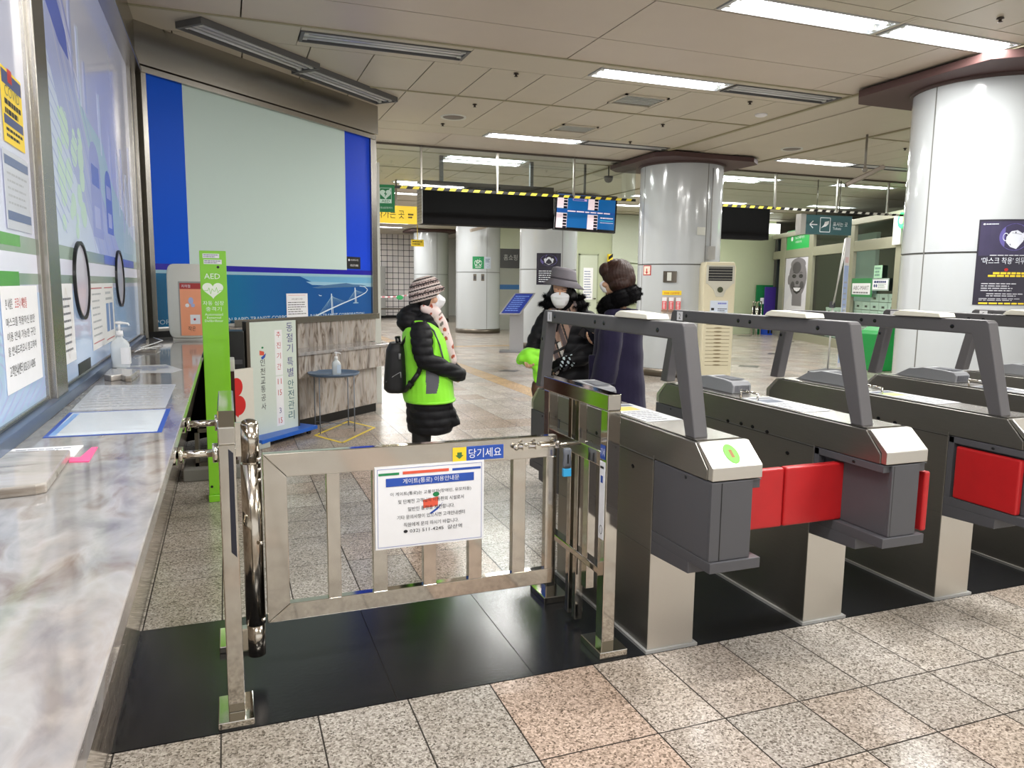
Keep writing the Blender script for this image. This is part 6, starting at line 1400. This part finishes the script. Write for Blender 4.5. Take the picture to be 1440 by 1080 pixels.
m = MB(); m.tube([T((-.21,.14,.83)),T((-.24,.15,.93)),T((-.258,.17,1.02))],.006,8); m.build('strap', M('brown_leather',(0,0,0)), tv)

# ---- woman in the navy coat, back to the viewer
T, inv = pframe(2.75, 4.85)
t = thing('person', 'woman seen from behind in a long navy coat with black fur collar', 'person', (2.75, 4.85, 0))
m = MB(); P, THd, F, L = head(m, T, (-.115, -.01, 1.585), (-.93, -.30), .98)
m.loft([(-.08,0,.80,.15,.13),(-.08,0,1.1,.15,.12),(-.07,0,1.3,.16,.10),(-.07,0,1.38,.09,.07)],0,T)
for s in (-1, 1):
    m.chain([(-.08+.05*s,-.02+.05*s,.85,.075),(-.08+.06*s,.03*s,.48,.055),(-.08+.06*s,.07*s,.10,.038)],0,T); m.cap((-.08+.06*s,.07*s,.05),.036,(-.20+.06*s,.04*s,.035),.032,0,T)
m.chain([(-.12,.15,1.30,.045),(-.15,.18,1.06,.038),(-.20,.14,.88,.028)],0,T); m.chain([(-.06,-.17,1.32,.045),(-.09,-.22,1.13,.038),(-.235,-.18,1.125,.026)],0,T)
hand(m, T, (-.21,.14,.87), (-.25,.0,-1), (-.6,-.6,0), 1, .95, .8); hand(m, T, (-.215,-.14,1.12), (-.85,.55,.25), (.1,.6,.7), -1, .95, .8)
organic('body', m, SKIN, t, .005, 2); eyes(t, T, THd)
m = MB(); m.loft([(.062,0,-.088,.030,.038),(.078,0,-.06,.036,.052),(.086,0,-.03,.036,.056),(.078,0,-.002,.022,.045)],0,THd,24); m.ell((.108,0,-.03),(.014,.026,.022),0,THd); organic('face_mask', m, MASK, t, .004, 3)
m = MB()
for s in (-1, 1): m.chain([(-.08+.05*s,-.02+.05*s,.74,.078),(-.08+.06*s,.03*s,.48,.066),(-.08+.06*s,.07*s,.12,.056)],0,T)
organic('trousers', m, TROU, t, .01, 4)
for s in (-1, 1):
    m = MB(); m.cap((-.06+.06*s,.075*s,.05),.046,(-.22+.06*s,.03*s,.042),.040,0,T); m.cap((-.08+.06*s,.07*s,.05),.046,(-.08+.06*s,.07*s,.13),.052,0,T); organic('shoe', m, SHOE, t, .008, 3)
m = MB(); m.loft([(-.075,-.02,.30,.225,.19),(-.075,-.02,.45,.222,.185),(-.075,-.02,.70,.205,.175),(-.08,-.02,.9,.192,.165),(-.085,-.02,1.1,.182,.155),(-.08,-.02,1.22,.178,.15),(-.065,-.02,1.32,.155,.13),(-.06,-.02,1.385,.115,.10)],0,T)
m.chain([(-.115,.105,1.32,.082),(-.135,.145,1.20,.088),(-.15,.16,1.05,.088),(-.175,.155,.92,.090),(-.19,.145,.84,.092)],0,T); m.chain([(-.03,-.13,1.31,.082),(-.06,-.17,1.15,.080),(-.17,-.15,1.12,.070)],0,T)
m.box(-.29,-.20,.03,.10,.84,1.045,0,T)
def coatw(Pt, N):
    q = inv(Pt); return .006*np.sin(24*q[:,0]+3*np.sin(5*q[:,2]))*np.clip((1.1-q[:,2])/.6,0,1)+.003*np.sin(30*q[:,2]+14*q[:,0])
organic('coat', m, NAVY, t, .009, 4, coatw)
m = MB(); m.loft([(-.19,.15,.845,.098,.098),(-.19,.15,.86,.099,.099)],0,T); m.build('sleeve_seam', M('navy_dark', (26,24,44), .9), t)
m = MB(); pn = []
base = [(-.185,.03,1.385),(-.165,.10,1.42),(-.11,.135,1.445),(-.03,.115,1.475),(.015,.04,1.495),(.01,-.06,1.49),(-.06,-.12,1.45),(-.14,-.10,1.41),(-.19,-.03,1.385)]
for a, b_ in zip(base[:-1], base[1:]):
    m.cap(a, .060, b_, .060, 0, T, 12)
    for k in range(6):
        q = Vector(a).lerp(Vector(b_), k/6)
        for j in range(10):
            c1 = 2*PI*j/10; o_ = (q-Vector((-.085,0,1.44))); o_.z = 0; o_.normalize(); nn = o_*math.cos(c1)+Vector((0,0,1))*math.sin(c1); pn.append((tuple(q+nn*.056), tuple(nn)))
m.ell((-.085,.0,1.44),(.09,.10,.05),0,T)
fur(m, pn, 9000, .017, 8, T, 0, .0013); m.build('fur_collar', FUR, t)
m = MB(); m.ell((-.095,.0,1.63),(.118,.115,.102),0,T,26,16); m.ell((-.075,.02,1.565),(.092,.102,.075),0,T); m.ell((-.18,.0,1.66),(.055,.085,.055),0,T); m.ell((-.10,.0,1.66),(.105,.105,.082),0,T); m.ell((-.03,.0,1.60),(.06,.10,.08),0,T); m.ell((-.06,.03,1.52),(.068,.08,.045),0,T)
def hr2(Pt, N):
    q = inv(Pt); u = np.arctan2(q[:,1], q[:,0]+.09); return .0008*np.sin(30*u+6*np.sin(18*q[:,2]))+.0012*np.sin(71*u+9*q[:,2])+.003*np.sin(5*u+22*q[:,2])
organic('hair', m, HAIRBR, t, .005, 2, hr2)
tp = thing('phone', 'black phone held beside the woman in the navy coat', 'phone', tuple(T((-.31,-.07,1.15))))
TPh = frame(T((-.305,-.075,1.175)), (.80,-.30,-.50), (.45,.1,.65)); m = MB(); m.box(-.075,.075,-.036,.036,-.004,.004,0,TPh); m.build('case', M('phone_black', (12,12,14), .15), tp, .003); m = MB(); m.rect(-.07,.07,-.032,.032,.0046,0,TPh); m.build('screen', M('phone_glass', (24,24,30), .05), tp)
